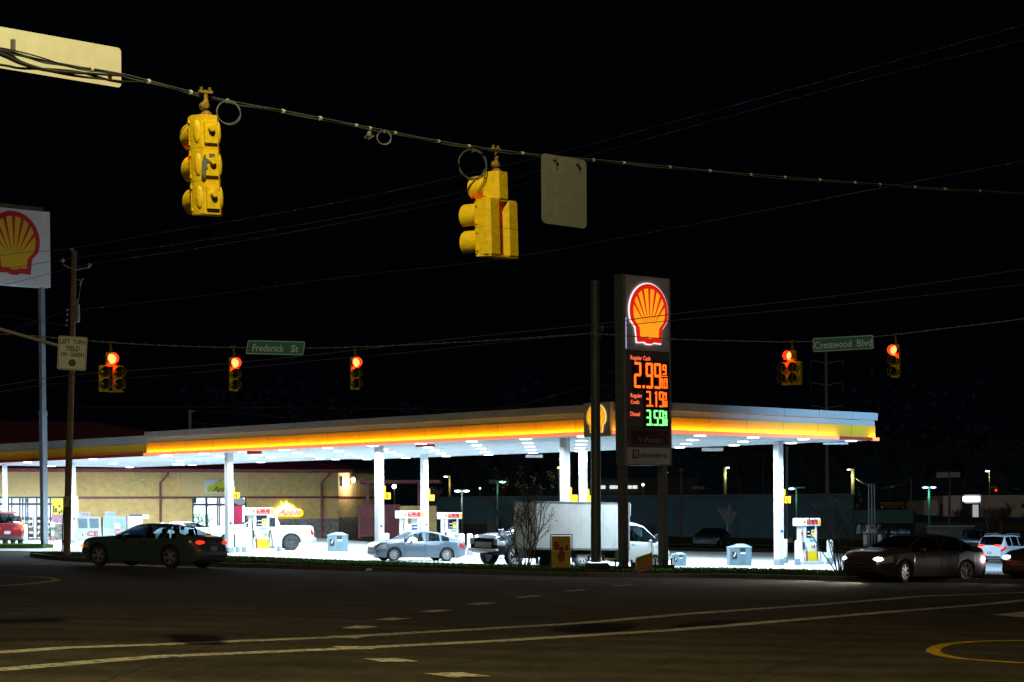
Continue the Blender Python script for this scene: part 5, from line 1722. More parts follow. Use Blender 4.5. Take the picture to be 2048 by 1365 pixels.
bs = [(b0, 653, 697.5, 1104.5), (copy_tree(b0), 1452, 1505, 1132.5), (copy_tree(b0), 1341, 1374, 1133), (copy_tree(b0), 778, 806, 1110)]
labs = ['grey waste station right of the white pickup', 'grey waste station standing alone left of the column numbered 10', 'grey waste station half hidden behind the right sign post', 'grey waste station behind the silver sedan windscreen']
for (r, a, b_, y), lb in zip(bs, labs):
    r['label'] = lb
    fit(r, a, b_, y, radians(8))

# ------------------------------------------------------------------ shop building
A = Vector((-37.5, 138.5)); B = Vector((-12.84, 148.0))
ud = (B - A).normalized()
SRZ = atan2(ud.y, ud.x)
ZF = .10
def U(px):
    u = ray(px, 1030); t = None
    # intersection of x = u.x*y with the facade line
    den = ud.x - u.x * ud.y
    return (u.x * A.y - A.x) / den
def ZP(px, py, v=0.0):
    uu = U(px); y = A.y + ud.y * uu + cos(SRZ) * v
    return P(px, py, y).z - ZF
shop = empty('shop_building', (A.x, A.y, ZF), SRZ, 'tan block-walled shop with maroon metal roof and lit windows', 'shop building')
Z_E = ZP(350, 945)
Z_BAND = ZP(350, 995.5)
uL, uR = U(-160), U(677)
def seg(p0, p1, z0, z1, m, name, v0=0.0, v1=.3):
    return MB().bx(U(p0), U(p1), v0, v1, z0, z1, m).build(name, m, shop)
seg(-160, 157, Z_BAND + .08, Z_E, tan_s, 'upper_wall')
seg(157, 362, Z_BAND + .08, Z_E, tan_m, 'upper_wall', .12, .3)
seg(362, 497, Z_BAND + .08, Z_E, tan_s, 'upper_wall')
seg(497, 677, Z_BAND + .08, Z_E, tan_m, 'upper_wall', .06, .3)
seg(157, 386, -.3, Z_BAND - .08, tan_m, 'lower_wall', .12, .3)
seg(492.5, 677, -.3, Z_BAND - .08, tan_m, 'lower_wall', .06, .3)
seg(157, 386, Z_BAND - .08, Z_BAND + .08, maroon, 'wall_band', .06, .3)
seg(492.5, 677, Z_BAND - .08, Z_BAND + .08, maroon, 'wall_band', .02, .3)
zs = ZP(620, 1038)
seg(492.5, 677, -.3, zs, stone_m, 'stone_base', -.08, .05)
# set-back end part of the building
rb = MB()
pC = P(748, 1030, 153.5); pB = P(677, 1030, B.y + .3)
cl = Matrix.Translation((A.x, A.y, 0)) @ Matrix.Rotation(SRZ, 4, 'Z')
lC = cl.inverted() @ Vector((pC.x, pC.y, 0)); lB = cl.inverted() @ Vector((pB.x, pB.y, 0))
def wallseg(a, b, z0, z1, m, name, t=.3, off=0.0):
    d = Vector((b.x - a.x, b.y - a.y, 0)).normalized(); n = Vector((d.y, -d.x, 0)) * off
    k = Vector((-d.y, d.x, 0)) * t
    pts = [a + n, b + n, b + k, a + k]
    return MB().slab([(p.x, p.y) for p in pts], z0, z1, m).build(name, m, shop)
wallseg(lB, lC, -.3, Z_E + .1, tan_m, 'end_wall')
wallseg(lB, lC, Z_BAND - .08, Z_BAND + .08, maroon, 'wall_band', off=.03)
wallseg(lB, lC, -.3, zs + .1, stone_m, 'stone_base', off=.07)
MB().bx(uL, uR + 3, 15.5, 15.8, -.3, Z_E).build('back_wall', tan_s, shop)
# eave and roof with standing seams
zr = ZP(170, 848, 13) 
uHip = U(170) + 2
o = MB().bx(uL, uR + .8, -.95, -.80, Z_E - .02, Z_E + .22); o.bx(uL, uR + .8, -.80, .3, Z_E - .0, Z_E + .04)
o.build('eave', maroon, shop)
o = MB().add([(uL, -.9, Z_E + .2), (uR + .8, -.9, Z_E + .2), (uHip, 9, zr), (uL, 9, zr), (uR + 3.5, 17, Z_E + .2), (uL, 17, Z_E + .2)], [(0, 1, 2, 3), (1, 4, 2), (4, 5, 3, 2)])
o.add([(uR + .8, -.9, Z_E + .2), (uR + .8, -.9, Z_E), (lC.x + .8, lC.y, Z_E), (lC.x + .8, lC.y, Z_E + .2), (uHip, 9, zr)], [(0, 1, 2, 3), (0, 3, 4)])
k = uL
n_ = Vector((0, -1, .6)).normalized()
while k < uR:
    if k < uHip: e_ = Vector((k, 9, zr))
    else:
        t = (uR + .8 - k) / (uR + .8 - uHip)
        e_ = Vector((k, -.9 + 9.9 * t, Z_E + .2 + (zr - Z_E - .2) * t))
    o.tube([Vector((k, -.9, Z_E + .22)), e_ + Vector((0, 0, .03))], .035, 4)
    k += .55
o.build('roof', roof_m, shop)
for px in (320, 642):
    u = U(px)
    o = MB(); o.tube([(u + .45, -.75, Z_E - .02), (u + .45, -.75, Z_E - .15), (u + .02, -.12, Z_E - .75), (u, -.12, -.1)], .085, 4); o.build('downpipe', maroon, shop)
# windows
frame_d = mat('window_frame_dark', (0.02, 0.04, 0.055), 0.4)
clear = glass_mat('shop_glass', (.92, .97, 1.0), .93)
inside_w = mat('shop_inside_white', (0.75, 0.77, 0.78), 0.7)
def storefront(p0, p1, mull, ztr, base=0.0, name='shop_window'):
    z1 = Z_BAND + .06
    u0, u1 = U(p0), U(p1)
    o = MB(); o.bx(u0, u1, .02, .12, z1 - .10, z1 + .02); o.bx(u0, u1, .02, .12, base, base + .08)
    for q in mull:
        o.bx(U(q) - .05, U(q) + .05, .03, .13, base, z1 - .1)
    o.bx(u0, u1, .035, .11, ztr, ztr + .16)
    w = o.build(name, frame_d, shop)
    MB().bx(u0, u1, .07, .075, base + .08, z1 - .1).build('pane', clear, w)
    # room behind
    r = MB(); d = 4.5
    r.bx(u0 - .4, u1 + .4, d, d + .1, -.1, z1 + .5); r.bx(u0 - .5, u0 - .4, .35, d, -.1, z1 + .5); r.bx(u1 + .4, u1 + .5, .35, d, -.1, z1 + .5)
    r.bx(u0 - .4, u1 + .4, .35, d, z1 + .3, z1 + .4); r.bx(u0 - .4, u1 + .4, .2, d, -.1, -.02)
    r.build('room_lining', inside_w, shop)
    return w, u0, u1, z1
ztr = ZP(60, 1011)
w1, u0, u1, z1 = storefront(-160, 152, [-158, -120, -60, 0, 17, 24, 40, 46, 52, 56, 74, 82, 101, 127, 151], ztr)
lamp('shop_light', 'AREA', ((u0 + u1) / 2, 1.8, z1 + .2), 1300, (.88, .95, 1.0), shop, size=u1 - u0, size_y=1.5, shape='RECTANGLE', rot=(0, 0, 0))
text('7001', .22, w1, frame_d, (U(47), .01, ZP(47, 1001.5)), .50)
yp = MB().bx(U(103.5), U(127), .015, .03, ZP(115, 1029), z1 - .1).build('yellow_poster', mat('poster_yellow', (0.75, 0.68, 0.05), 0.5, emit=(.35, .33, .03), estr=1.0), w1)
o = MB()
for a, b_, c, d in ((106, 1012, 109, 1026), (110, 1017, 114, 1025), (117, 1011, 121, 1015), (117, 1023, 121, 1028), (122, 1020, 125, 1026)):
    o.bx(U(a), U(c), .008, .016, ZP(a, d), ZP(a, b_))
o.build('poster_print', mat('poster_dark', (.03, .03, .04), .5), yp)
seg(104, 127, -.2, ZP(115, 1048), stone_m, 'stone_base', -.05, .05)
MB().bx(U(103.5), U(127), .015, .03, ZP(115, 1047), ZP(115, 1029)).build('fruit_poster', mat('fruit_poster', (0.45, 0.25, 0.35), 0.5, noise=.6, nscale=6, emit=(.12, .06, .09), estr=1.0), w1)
# shelves of goods seen through the left window
goods_m = [mat('goods_%s' % n, c, .5) for n, c in (('red', (.6, .04, .03)), ('blue', (.05, .12, .5)), ('yellow', (.7, .5, .05)), ('white', (.7, .7, .7)), ('green', (.05, .35, .1)), ('dark', (.03, .03, .04)), ('pink', (.6, .2, .3)))]
for si in range(7):
    ua = U(-150 + si * 38) ; ub = ua + 1.05
    root = empty('display_shelf', (0, 0, 0), 0)
    root.location = cl @ Vector((ua, .75 + (si % 2) * .2, 0)) + Vector((0, 0, ZF)); root.rotation_euler = (0, 0, SRZ)
    lb = ['far left', 'second', 'third', 'fourth', 'fifth', 'sixth', 'seventh'][si]
    tag(root, '%s shelf of packaged goods inside the left shop window' % lb if si else 'first shelf of packaged goods inside the left shop window', 'shelf', 'goods shelves inside the shop')
    o = MB()
    for z in (.15, .55, .95, 1.35, 1.75): o.bx(0, 1.05, 0, .4, z - .02, z)
    o.bx(-.03, 0, 0, .4, 0, 1.9); o.bx(1.05, 1.08, 0, .4, 0, 1.9)
    o.build('rack', inside_w, root)
    o = MB()
    for z in (.15, .55, .95, 1.35):
        x = .02
        while x < .98:
            ww = rnd.uniform(.06, .16)
            o.bx(x, min(1.04, x + ww), .03, .3, z + .002, z + rnd.uniform(.18, .33), rnd.choice(goods_m)); x += ww + .01
    g_ = o.build('goods', None, root); g_['kind'] = 'stuff'
# second storefront
ztr = ZP(430, 1012)
w2, u0, u1, z1 = storefront(386, 492, [386.5, 412.5, 414, 436, 440, 462, 491.5], ztr)
lamp('shop_light', 'AREA', ((u0 + u1) / 2, 1.8, z1 + .2), 900, (.88, .95, 1.0), shop, size=u1 - u0, size_y=1.5, shape='RECTANGLE', rot=(0, 0, 0))
text('7001', .20, w2, frame_d, (U(438), .01, ZP(438, 1004.5)), .42)
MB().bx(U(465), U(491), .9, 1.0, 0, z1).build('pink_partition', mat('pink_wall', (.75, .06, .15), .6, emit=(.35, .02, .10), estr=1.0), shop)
MB().ball((U(480), .02, ZP(480, 1003)), (.42, .02, .26), 18).build('round_decal', inside_w, w2, smooth=True)
MB().bx(U(388.5), U(396), .5, .6, ZP(392, 1007), z1 - .1).build('wall_speaker', frame_d, shop)
for px in (403, 421):
    root = empty('potted_plant', cl @ Vector((U(px), 1.2, 0)) + Vector((0, 0, ZF)), 0, 'green potted plant left of the shop door' if px < 410 else 'green potted plant behind the shop door glass', 'plant', 'potted plants inside the shop')
    MB().lathe([(.15, 0), (.2, .35), (.22, .38)], 12, 'z').build('pot', frame_d, root)
    o = MB()
    for k in range(260):
        a = rnd.uniform(0, 2 * pi); rr_ = rnd.uniform(0, .45); z = rnd.uniform(.5, 1.75)
        c = Vector((rr_ * cos(a), rr_ * sin(a), z)); d = Vector((rnd.uniform(-1, 1), rnd.uniform(-1, 1), rnd.uniform(-1, 1))).normalized() * .10; e2 = Vector((rnd.uniform(-1, 1), rnd.uniform(-1, 1), rnd.uniform(-1, 1))).normalized() * .05
        o.add([c - d, c + e2, c + d, c - e2], [(0, 1, 2, 3)])
    o.build('foliage', mat('plant_green', (0.02, 0.25, 0.09), .6), root)
# shop signs with the apple lettering
def blob(pts): return [(p.x, p.z) for p in curve_pts([(a, 0, b) for a, b in pts + [pts[0]]], 60)][:-1]
lime = mat('sign_lime', (0.55, 0.55, 0.01), .5)
brown = mat('sign_brown', (0.12, 0.02, 0.01), .5)
root = empty('wall_sign', cl @ Vector((U(440), -.03, ZP(440, 973.5))) + Vector((0, 0, ZF)), SRZ, 'white wall sign with green apple and brown script lettering above the shop door', 'shop sign')
ppm = 27.3
MB().prism(rrect(-1.12, 1.12, -.50, .50, .05), -.06, 0).build('sign_panel', mat('panel_pale', (.72, .78, .80), .5), root)
MB().prism(blob([(-.95, -.38), (-.92, .0), (-.5, .10), (-.35, .3), (0, .38), (.35, .3), (.5, .1), (.9, 0), (.95, -.3), (.2, -.40)]), -.08, -.055).build('apple_shape', lime, root)
text('Apple', .34, root, brown, (.12, -.09, -.16), 1.35, bold=.02, shear=.35)
MB().box((0, -.066, .43), (.3, .01, .07)).build('small_print', lime, root)
root = empty('wall_sign', cl @ Vector((U(572), -.10, ZP(572, 1016.5))) + Vector((0, 0, ZF)), SRZ, 'lit yellow apple-shaped sign with red script lettering above the pickup bed', 'shop sign')
ye = mat('sign_yellow_lit', (0.8, 0.7, 0.02), .5, emit=(1.0, .82, .02), estr=1.0)
bl_ = [(-1.25, -.62), (-1.28, -.2), (-.9, .0), (-.55, .22), (-.42, .55), (-.22, .38), (0, .58), (.15, .40), (.28, .36), (.55, .22), (.75, .0), (1.1, -.08), (1.25, -.30), (1.12, -.62), (.2, -.66)]
MB().prism(blob(bl_), -.10, 0).build('sign_panel', ye, root)
MB().prism(blob([(a * .84, b_ * .78 - .03) for a, b_ in bl_]), -.115, -.099).build('sign_face', mat('sign_cream_lit', (.8, .8, .6), .5, emit=(1.0, .98, .72), estr=1.0), root)
text('Apple', .40, root, mat('sign_orange_lit', (.7, .1, .02), .5, emit=(1.0, .12, .02), estr=1.0), (.22, -.125, -.30), 1.75, bold=.01, shear=.4)
# wall fittings
def fitting(name, px, py, label, cat, fn, v=-.05):
    root = empty(name, cl @ Vector((U(px), v, ZP(px, py))) + Vector((0, 0, ZF)), SRZ, label, cat)
    fn(root); return root
def cam_fn(r):
    MB().tube([(0, .1, 0), (0, -.25, .05)], .03, 6).build('bracket', white_m, r)
    MB().cbox((.0, -.35, .06), (.34, .14, .13), .02).build('camera_body', white_m, r)
fitting('security_camera', 284, 962, 'white security camera on the tan wall above the dark sedan', 'camera', cam_fn)
fitting('security_camera', 652, 958, 'white security camera right of the long downpipe', 'camera', cam_fn)
fitting('wall_floodlight', 52, 983, 'small twin floodlight over the left shop window', 'floodlight', lambda r: (MB().ball((-.09, -.1, 0), .07, 8).build('lamp_head', white_m, r), MB().ball((.09, -.1, 0), .07, 8).build('lamp_head', white_m, r), MB().box((0, 0, .05), (.12, .1, .08)).build('base', white_m, r)))
pl_ = P(706.5, 960, 149.6)
root = empty('wall_lamp', pl_, 0, 'bright white wall lamp near the right end of the shop', 'wall lamp')
MB().ball((0, -.1, 0), (.15, .1, .15), 12).build('lamp_glass', mat('wall_lamp_lit', (.9, .9, .9), .4, emit=(14, 14, 13), estr=1.0), root)
MB().box((0, .05, 0), (.3, .12, .5)).build('back_plate', dark_steel, root)
lamp('wall_lamp_light', 'POINT', (0, -.5, -.30), 130, (1, .93, .75), root, size=.12)
pl_ = P(682, 963, 148.0)
root = empty('wall_vent', pl_, 0, 'grey louvred box on the wall left of the bright wall lamp', 'vent')
o = MB().box((0, 0, 0), (.22, .14, .75)); 
for k in range(6): o.box((0, -.09, -.3 + .12 * k), (.2, .05, .03))
o.build('louvre_box', galv, root)
# ice freezers
def freezer(label, dark_win, letters, red):
    root = empty('ice_freezer', (0, 0, 0), 0, label, 'ice freezer', 'ice freezers along the shop wall')
    white_m = mat('freezer_white', (.50, .53, .55), .5)
    MB().prism([(-1.05, 0), (1.05, 0), (.93, 1.85), (-.98, 1.85)], -.3, .5).build('cabinet', white_m, root)
    MB().bx(-1.0, .95, -.34, .5, 1.85, 1.92).build('lid_edge', white_m, root)
    for sx in (-.5, .42):
        MB().prism([(sx - .36, .95), (sx + .38, .95), (sx + .33, 1.75), (sx - .42, 1.75)], -.325, -.29).build('door_panel', dark_win, root)
    sg = MB().bx(-.85, .10, .0, .18, 1.92, 2.32).build('header_sign', white_m, root)
    text('ICE', .20, sg, letters, (-.28, -.01, 2.10), .55, bold=.02)
    if red:
        tx = mat('ice_red', (.45, .01, .05), .5)
        text('CE', .40, root, tx, (.28, -.31, .48), .95, bold=.03)
        MB().box((-.55, -.31, .38), (.08, .02, .20)).build('letter_remnant', tx, root)
    return root
fr1 = freezer('white ice freezer with two grey doors and a broken red ICE lettering', mat('freezer_grey', (.10, .17, .22), .5), mat('ice_red_small', (.5, .1, .15), .5), True)
fit(fr1, 152, 204, 1079.5, SRZ - radians(6))
fr2 = freezer('pale blue ice freezer with blue ICE sign, next to the white one', mat('freezer_blue', (.30, .50, .58), .5), mat('ice_blue', (.1, .45, .65), .5), False)
fit(fr2, 204, 256, 1079, SRZ - radians(6))
root = empty('propane_cage', (0, 0, 0), 0, 'propane tank locker with red and white notice, behind the dark sedan', 'gas locker')
MB().cbox((0, 0, .95), (1.15, .7, 1.9), .03).build('locker', galv, root)
o_ = MB().bx(-.5, .55, -.38, -.35, 1.0, 1.95).build('notice', mat('notice_white', (.65, .65, .70), .5), root)
text('CLARK GAS CO', .14, o_, mat('notice_red', (.35, .03, .08), .5), (.02, -.39, 1.68), .95, bold=.02)
text('PROPANE', .12, o_, MATS['notice_red'], (.02, -.39, 1.46), .95, bold=.02)
MB().bx(-.5, .55, -.392, -.381, 1.82, 1.95).build('notice_band', navy, o_)
fit(root, 252, 285, 1080, SRZ)
root = empty('small_notice', P(291, 1034, 140), SRZ, 'small white notice beside the propane locker', 'notice')
MB().prism(rrect(-.22, .22, -.15, .15, .03), -.02, 0).build('panel', white_m, root)
MB().box((0, -.03, .02), (.08, .01, .06)).build('print', navy, root)
root = empty('poster_stand', (0, 0, 0), 0, 'narrow advertising post left of the wooden power pole', 'poster stand')
MB().cbox((0, 0, .62), (.34, .24, 1.25), .03).build('post', dark_steel, root)
MB().cbox((0, 0, 1.45), (.36, .26, .42), .03).build('cap', white_m, root)
o = MB()
for k in range(6): o.bx(-.12, .12, -.13, -.122, .12 + k * .18, .26 + k * .18, goods_m[k % 6])
o.build('poster', None, root)
fit(root, 100.5, 109.5, 1082.5, SRZ)
root = empty('poster_stand', (0, 0, 0), 0, 'narrow advertising post in front of the pale blue ice freezer', 'poster stand')
MB().cbox((0, 0, .62), (.34, .24, 1.25), .03).build('post', dark_steel, root)
MB().cbox((0, 0, 1.45), (.36, .26, .42), .03).build('cap', white_m, root)
o = MB()
for k in range(5): o.bx(-.12, .12, -.13, -.122, .22 + k * .2, .36 + k * .2, goods_m[(k + 3) % 7])
o.build('poster', None, root)
fit(root, 230.5, 239.5, 1085, SRZ)
# waste enclosure right of the shop: maroon ribbed fence and pergola frame
root = empty('bin_enclosure', (0, 0, 0), 0, 'maroon ribbed gate enclosure with a high flat frame right of the shop', 'enclosure')
Ye = 140.0
def E(px, py, Y=Ye): return P(px, py, Y)
o = MB()
a, b_ = E(718, 1074), E(797, 1076)
n = 26
for k in range(n):
    x = a.x + (b_.x - a.x) * k / n
    o.bx(x, x + (b_.x - a.x) / n - .03, Ye, Ye + .08 + .03 * (k % 2), a.z, E(718, 1010).z)
o.build('ribbed_gate', maroon, root)
o = MB(); o.bx(a.x - .1, b_.x, Ye - .05, Ye - .0, E(718, 1013).z, E(718, 1010).z); o.bx(a.x - .1, b_.x, Ye - .05, Ye - .001, E(718, 1072).z, E(718, 1069).z)
for px in (719, 797): o.bx(E(px, 1000).x - .09, E(px, 1000).x + .09, Ye - .08, Ye + .1, a.z - .1, E(px, 1009).z)
o.build('gate_rail', maroon, root)
o = MB(); o.bx(E(717, 960).x, E(878, 960).x, Ye + 1, Ye + 6, E(717, 967).z, E(717, 960.5).z); o.build('frame_roof', maroon, root)
for px in (735, 838):
    MB().bx(E(px, 960, Ye + 1.2).x - .1, E(px, 960, Ye + 1.2).x + .1, Ye + 1.2, Ye + 1.4, a.z, E(px, 964, Ye + 1.2).z).build('frame_post', maroon, root)
MB().bx(E(797, 1000).x + .09, E(873, 1000).x, Ye - .05, Ye + .3, a.z - .2, E(857, 1012).z).build('block_pier', tan_m, root)
root.location = (0, 0, 0)
# ------------------------------------------------------------------ things on the verge
def shrub(px, py, hpx, wpx, label, stems, seed, leaves, leafm, grp, spread=.5, tips=0):
    R = random.Random(seed)
    g = G(px, py, .10)
    s = F / g.y
    H, W = hpx / s, wpx / s
    root = empty('leafless_shrub', g, 0, label, 'shrub', grp)
    o = MB(); tipsl = []
    def branch(p, d, L, r, dep):
        pts = [p]; n = 4
        q = Vector(p); dd = Vector(d)
        for i in range(n):
            dd = (dd + Vector((R.uniform(-.16, .16), R.uniform(-.16, .16), R.uniform(-.02, .10)))).normalized()
            q = q + dd * (L / n); pts.append(Vector(q))
            if dep > 0 and i >= 1:
                for _ in range(1 if R.random() < .75 else 2):
                    a = Vector((R.uniform(-1, 1), R.uniform(-1, 1), R.uniform(.1, .9))).normalized()
                    branch(Vector(q), (dd * .62 + a * .62).normalized(), L * R.uniform(.36, .56), r * .52, dep - 1)
        o.tube(pts, r, 4, r1=r * .5, cap=False)
        tipsl.append((pts[-1], dep))
        if dep == 0: tipsl.append((pts[2], 0))
    for k in range(stems):
        a = 2 * pi * k / stems + R.uniform(-.3, .3)
        tlt = R.uniform(.15, 1.0) * spread
        d = Vector((cos(a) * tlt * 1.35, sin(a) * tlt, 1)).normalized()
        branch(Vector((cos(a) * .12, sin(a) * .12, -.05)), d, H * R.uniform(.52, .72), .032, 3)
    o.build('branches', bark_m, root)
    if leaves:
        o = MB()
        zs = sorted((t for t, dd in tipsl), key=lambda t: -t.z)
        pool = [t for t, dd in tipsl if dd == 0]
        for k in range(leaves):
            t = R.choice(pool)
            c = t + Vector((R.uniform(-.12, .12), R.uniform(-.12, .12), R.uniform(-.12, .10)))
            d = Vector((R.uniform(-1, 1), R.uniform(-1, 1), R.uniform(-1, 1))).normalized() * R.uniform(.03, .055)
            e2 = Vector((R.uniform(-1, 1), R.uniform(-1, 1), R.uniform(-1, 1))).normalized() * R.uniform(.018, .03)
            o.add([c - d, c + e2, c + d, c - e2], [(0, 1, 2, 3)], leafm)
        for k in range(tips):
            t = zs[R.randrange(max(1, len(zs) // 12))]
            c = t + Vector((R.uniform(-.10, .10), R.uniform(-.1, .1), R.uniform(-.15, .12)))
            d = Vector((R.uniform(-1, 1), R.uniform(-1, 1), R.uniform(-1, 1))).normalized() * R.uniform(.05, .08)
            e2 = Vector((R.uniform(-1, 1), R.uniform(-1, 1), R.uniform(-1, 1))).normalized() * R.uniform(.03, .045)
            o.add([c - d, c + e2, c + d, c - e2], [(0, 1, 2, 3)], leaf_m)
        o.build('leaves', None, root)
    vs = verts_of(root)
    zt = max(v.z for v in vs); x0 = min(v.x for v in vs); x1 = max(v.x for v in vs)
    root.scale = (W / (x1 - x0), W / (x1 - x0), H / zt)
    return root
shrub(1051, 1135, 203, 166, 'leafless multi-stem shrub in front of the back of the box truck', 10, 11, 1000, leaf_dark, 'leafless shrubs on the verge', .42, 130)
shrub(1679, 1146, 172, 128, 'leafless multi-stem shrub in front of the teal building, left of the grey sedan', 9, 23, 260, leaf_dark, 'leafless shrubs on the verge', .42, 40)
# yellow hot-dog stand banner in a steel frame (figure replaced by plain shapes)
root = empty('banner_frame', (0, 0, 0), 0, 'yellow banner with a red hot dog in a rectangular black frame on the verge', 'banner')
bW, bH = .96, 1.56
o = MB()
for x in (-bW / 2 - .05, bW / 2 + .05): o.bx(x - .022, x + .022, -.025, .025, 0, bH + .12)
o.bx(-bW / 2 - .05, bW / 2 + .05, -.024, .024, bH + .08, bH + .12); o.bx(-bW / 2, bW / 2, -.024, .024, .0, .05)
o.build('frame', black_m, root)
ban = MB().bx(-bW / 2, bW / 2 - .02, -.012, .0, .03, bH + .02).build('banner', mat('banner_yellow', (0.50, 0.36, 0.01), .7, noise=.12, nscale=3), root)
MB().bx(-bW / 2, bW / 2 - .0, -.018, -.012, bH * .545, bH * .565).build('strap', white_m, root)
br_ = mat('banner_red', (0.30, 0.03, 0.02), .7); bc_ = mat('banner_cream', (0.35, 0.28, 0.12), .7)
def sh_(pts): return [(p.x * bW, p.z * bH) for p in curve_pts([(a, 0, b) for a, b in pts + [pts[0]]], 40)][:-1]
MB().prism(sh_([(-.16, .24), (-.2, .40), (-.12, .55), (-.08, .66), (.05, .70), (.14, .60), (.16, .50), (.30, .52), (.18, .44), (.16, .26), (.0, .19)]), -.018, -.012).build('print_red', br_, ban)
MB().prism(sh_([(-.38, .62), (-.40, .78), (-.30, .86), (-.16, .80), (-.10, .66), (-.2, .56)]), -.0185, -.012).build('print_red', br_, ban)
MB().prism(sh_([(.18, .56), (.22, .72), (.30, .74), (.36, .64), (.34, .56)]), -.0187, -.012).build('print_red', br_, ban)
MB().prism(sh_([(-.06, .70), (-.10, .84), (-.02, .90), (.08, .90), (.12, .80), (.04, .72)]), -.0187, -.012).build('print_cream', bc_, ban)
MB().prism(sh_([(-.22, .14), (0, .10), (.25, .14), (.24, .18), (0, .145), (-.2, .19)]), -.0187, -.012).build('print_cream', bc_, ban)
MB().prism(sh_([(-.30, .30), (-.32, .48), (-.2, .42), (-.22, .26)]), -.0187, -.012).build('print_cream', bc_, ban)
fit(root, 1100, 1145.5, 1138, radians(8), lift=.10)
# small dark frame board half hidden by the left shrub
root = empty('sandwich_board', (0, 0, 0), 0, 'small dark metal frame stand at the foot of the left shrub', 'stand')
o = MB()
for x in (-.42, .42): o.bx(x - .025, x + .025, -.03, .03, 0, .46)
o.bx(-.42, .42, -.03, .03, .42, .47); o.bx(-.42, .42, -.03, .03, .0, .05); o.bx(-.14, -.10, -.03, .03, .05, .42); o.tube([(-.36, 0, .05), (-.16, 0, .42)], .02, 4)
o.build('frame', mat('stand_steel', (.05, .05, .05), .5), root)
MB().bx(-.10, .38, -.01, .01, .05, .42).build('panel', black_m, root)
fit(root, 998, 1028, 1119, radians(0), lift=.25)
# gun show sign, tilted
root = empty('yard_sign', (0, 0, 0), 0, 'tilted yellow and red GUN SHOW yard sign between the price sign posts', 'yard sign')
ym = mat('yard_yellow', (0.55, 0.34, 0.02), .6); rm = mat('yard_red', (0.30, 0.02, 0.015), .6)
gw, gh_ = .64, .60; sk = .32
Msh = Matrix(((1, 0, 0, 0), (0, 1, 0, 0), (sk, 0, 1, 0), (0, 0, 0, 1)))
bd = MB().prism([(-gw / 2, .05), (gw / 2, .05), (gw / 2, gh_ + .05), (-gw / 2, gh_ + .05)], -.01, .0, M=Msh).build('board', mat('yard_white', (.45, .42, .38), .6), root)
MB().prism([(-gw / 2 + .015, .22), (gw / 2 - .015, .22), (gw / 2 - .015, gh_ + .035), (-gw / 2 + .015, gh_ + .035)], -.014, -.01, M=Msh).build('yellow_field', ym, bd)
MB().prism([(-gw / 2 + .015, .065), (gw / 2 - .015, .065), (gw / 2 - .015, .218), (-gw / 2 + .015, .218)], -.014, -.01, M=Msh).build('red_field', rm, bd)
for t, z, h_ in (('GUN SHOW', .555, .095), ('TRUSSVILLE', .43, .075), ('CIVIC CENTER', .31, .07)):
    text(t, h_, bd, blk, (0, -.018, z), .54, bold=.03, M=Msh)
text('JAN 8-9', .09, bd, MATS['yard_white'], (0, -.018, .14), .50, bold=.03, M=Msh)
o = MB(); 
for x in (-.2, .2): o.tube([(x, .005, -.35), (x, .005, .45)], .006, 4)
o.build('wire_stake', galv, root)
root.location = G(1288, 1146.5, .12); root.rotation_euler = (0, 0, radians(10))
# litter on the road edge
for px, py in ((740, 1142.5), (735, 1142.0)):
    pass
o = MB().ball((0, 0, .05), (.13, .08, .06), 8).build('litter', white_m, None, smooth=True)
o.location = G(738, 1143, 0); tag(o, 'small white piece of litter lying against the kerb', 'litter')

# ------------------------------------------------------------------ background buildings
def wallbox(root, px0, px1, pyt, Y0, Y1, depth, m, name, pyb=None, zb=None):
    a = P(px0, pyt, Y0); b = P(px1, pyt, Y1)
    zt = (a.z + b.z) / 2
    z0 = zb if zb is not None else min(hgt(a.x, a.y), hgt(b.x, b.y)) - .4
    d = Vector((b.x - a.x, b.y - a.y, 0)).normalized(); n = Vector((-d.y, d.x, 0)) * depth
    return MB().slab([(a.x, a.y), (b.x, b.y), (b.x + n.x, b.y + n.y), (a.x + n.x, a.y + n.y)], z0, zt, m).build(name, m, root), a, b
wh = mat('warehouse_wall', (0.050, 0.115, 0.155), .9, noise=.10, nscale=.6)
root = empty('warehouse', P(1290, 1080, 172), 0, 'long low blue-grey warehouse wall behind the lot', 'warehouse')
base = root.location.copy()
def rel(o): 
    o.location = -base; return o
o_, a_, b_ = wallbox(root, 850, 1707, 993, 178, 168, 25, wh, 'wall'); rel(o_)
o_, _, _ = wallbox(root, 850, 1707, 991, 177.9, 167.9, .3, mat('parapet', (.10, .12, .13), .8), 'parapet', zb=P(1200, 994, 172).z); rel(o_)
o_, _, _ = wallbox(root, 905, 1000, 1049, 176.5, 175.5, .8, black_m, 'loading_door'); rel(o_)
o_, _, _ = wallbox(root, 974, 993, 1041, 175.4, 175.2, 1.4, mat('meter_box', (.08, .11, .12), .6), 'meter_cabinet'); rel(o_)
o_, _, _ = wallbox(root, 1270, 1308, 1049, 172.4, 172.0, .2, mat('dark_opening', (.02, .03, .04), .6), 'side_door'); rel(o_)
teal = mat('teal_fascia', (0.02, 0.095, 0.085), .7, noise=.06)
root = empty('teal_shop_building', P(1765, 1085, 165), 0, 'low dark building with teal fascia and window band right of the warehouse', 'building')
base = root.location.copy()
o_, _, _ = wallbox(root, 1708, 1827, 1047, 167, 166, 12, mat('brick_dark', (.05, .07, .07), .9), 'wall'); rel(o_)
o_, _, _ = wallbox(root, 1708.5, 1827, 1020, 165.9, 164.9, 13, teal, 'fascia', zb=P(1765, 1047, 165.4).z); rel(o_)
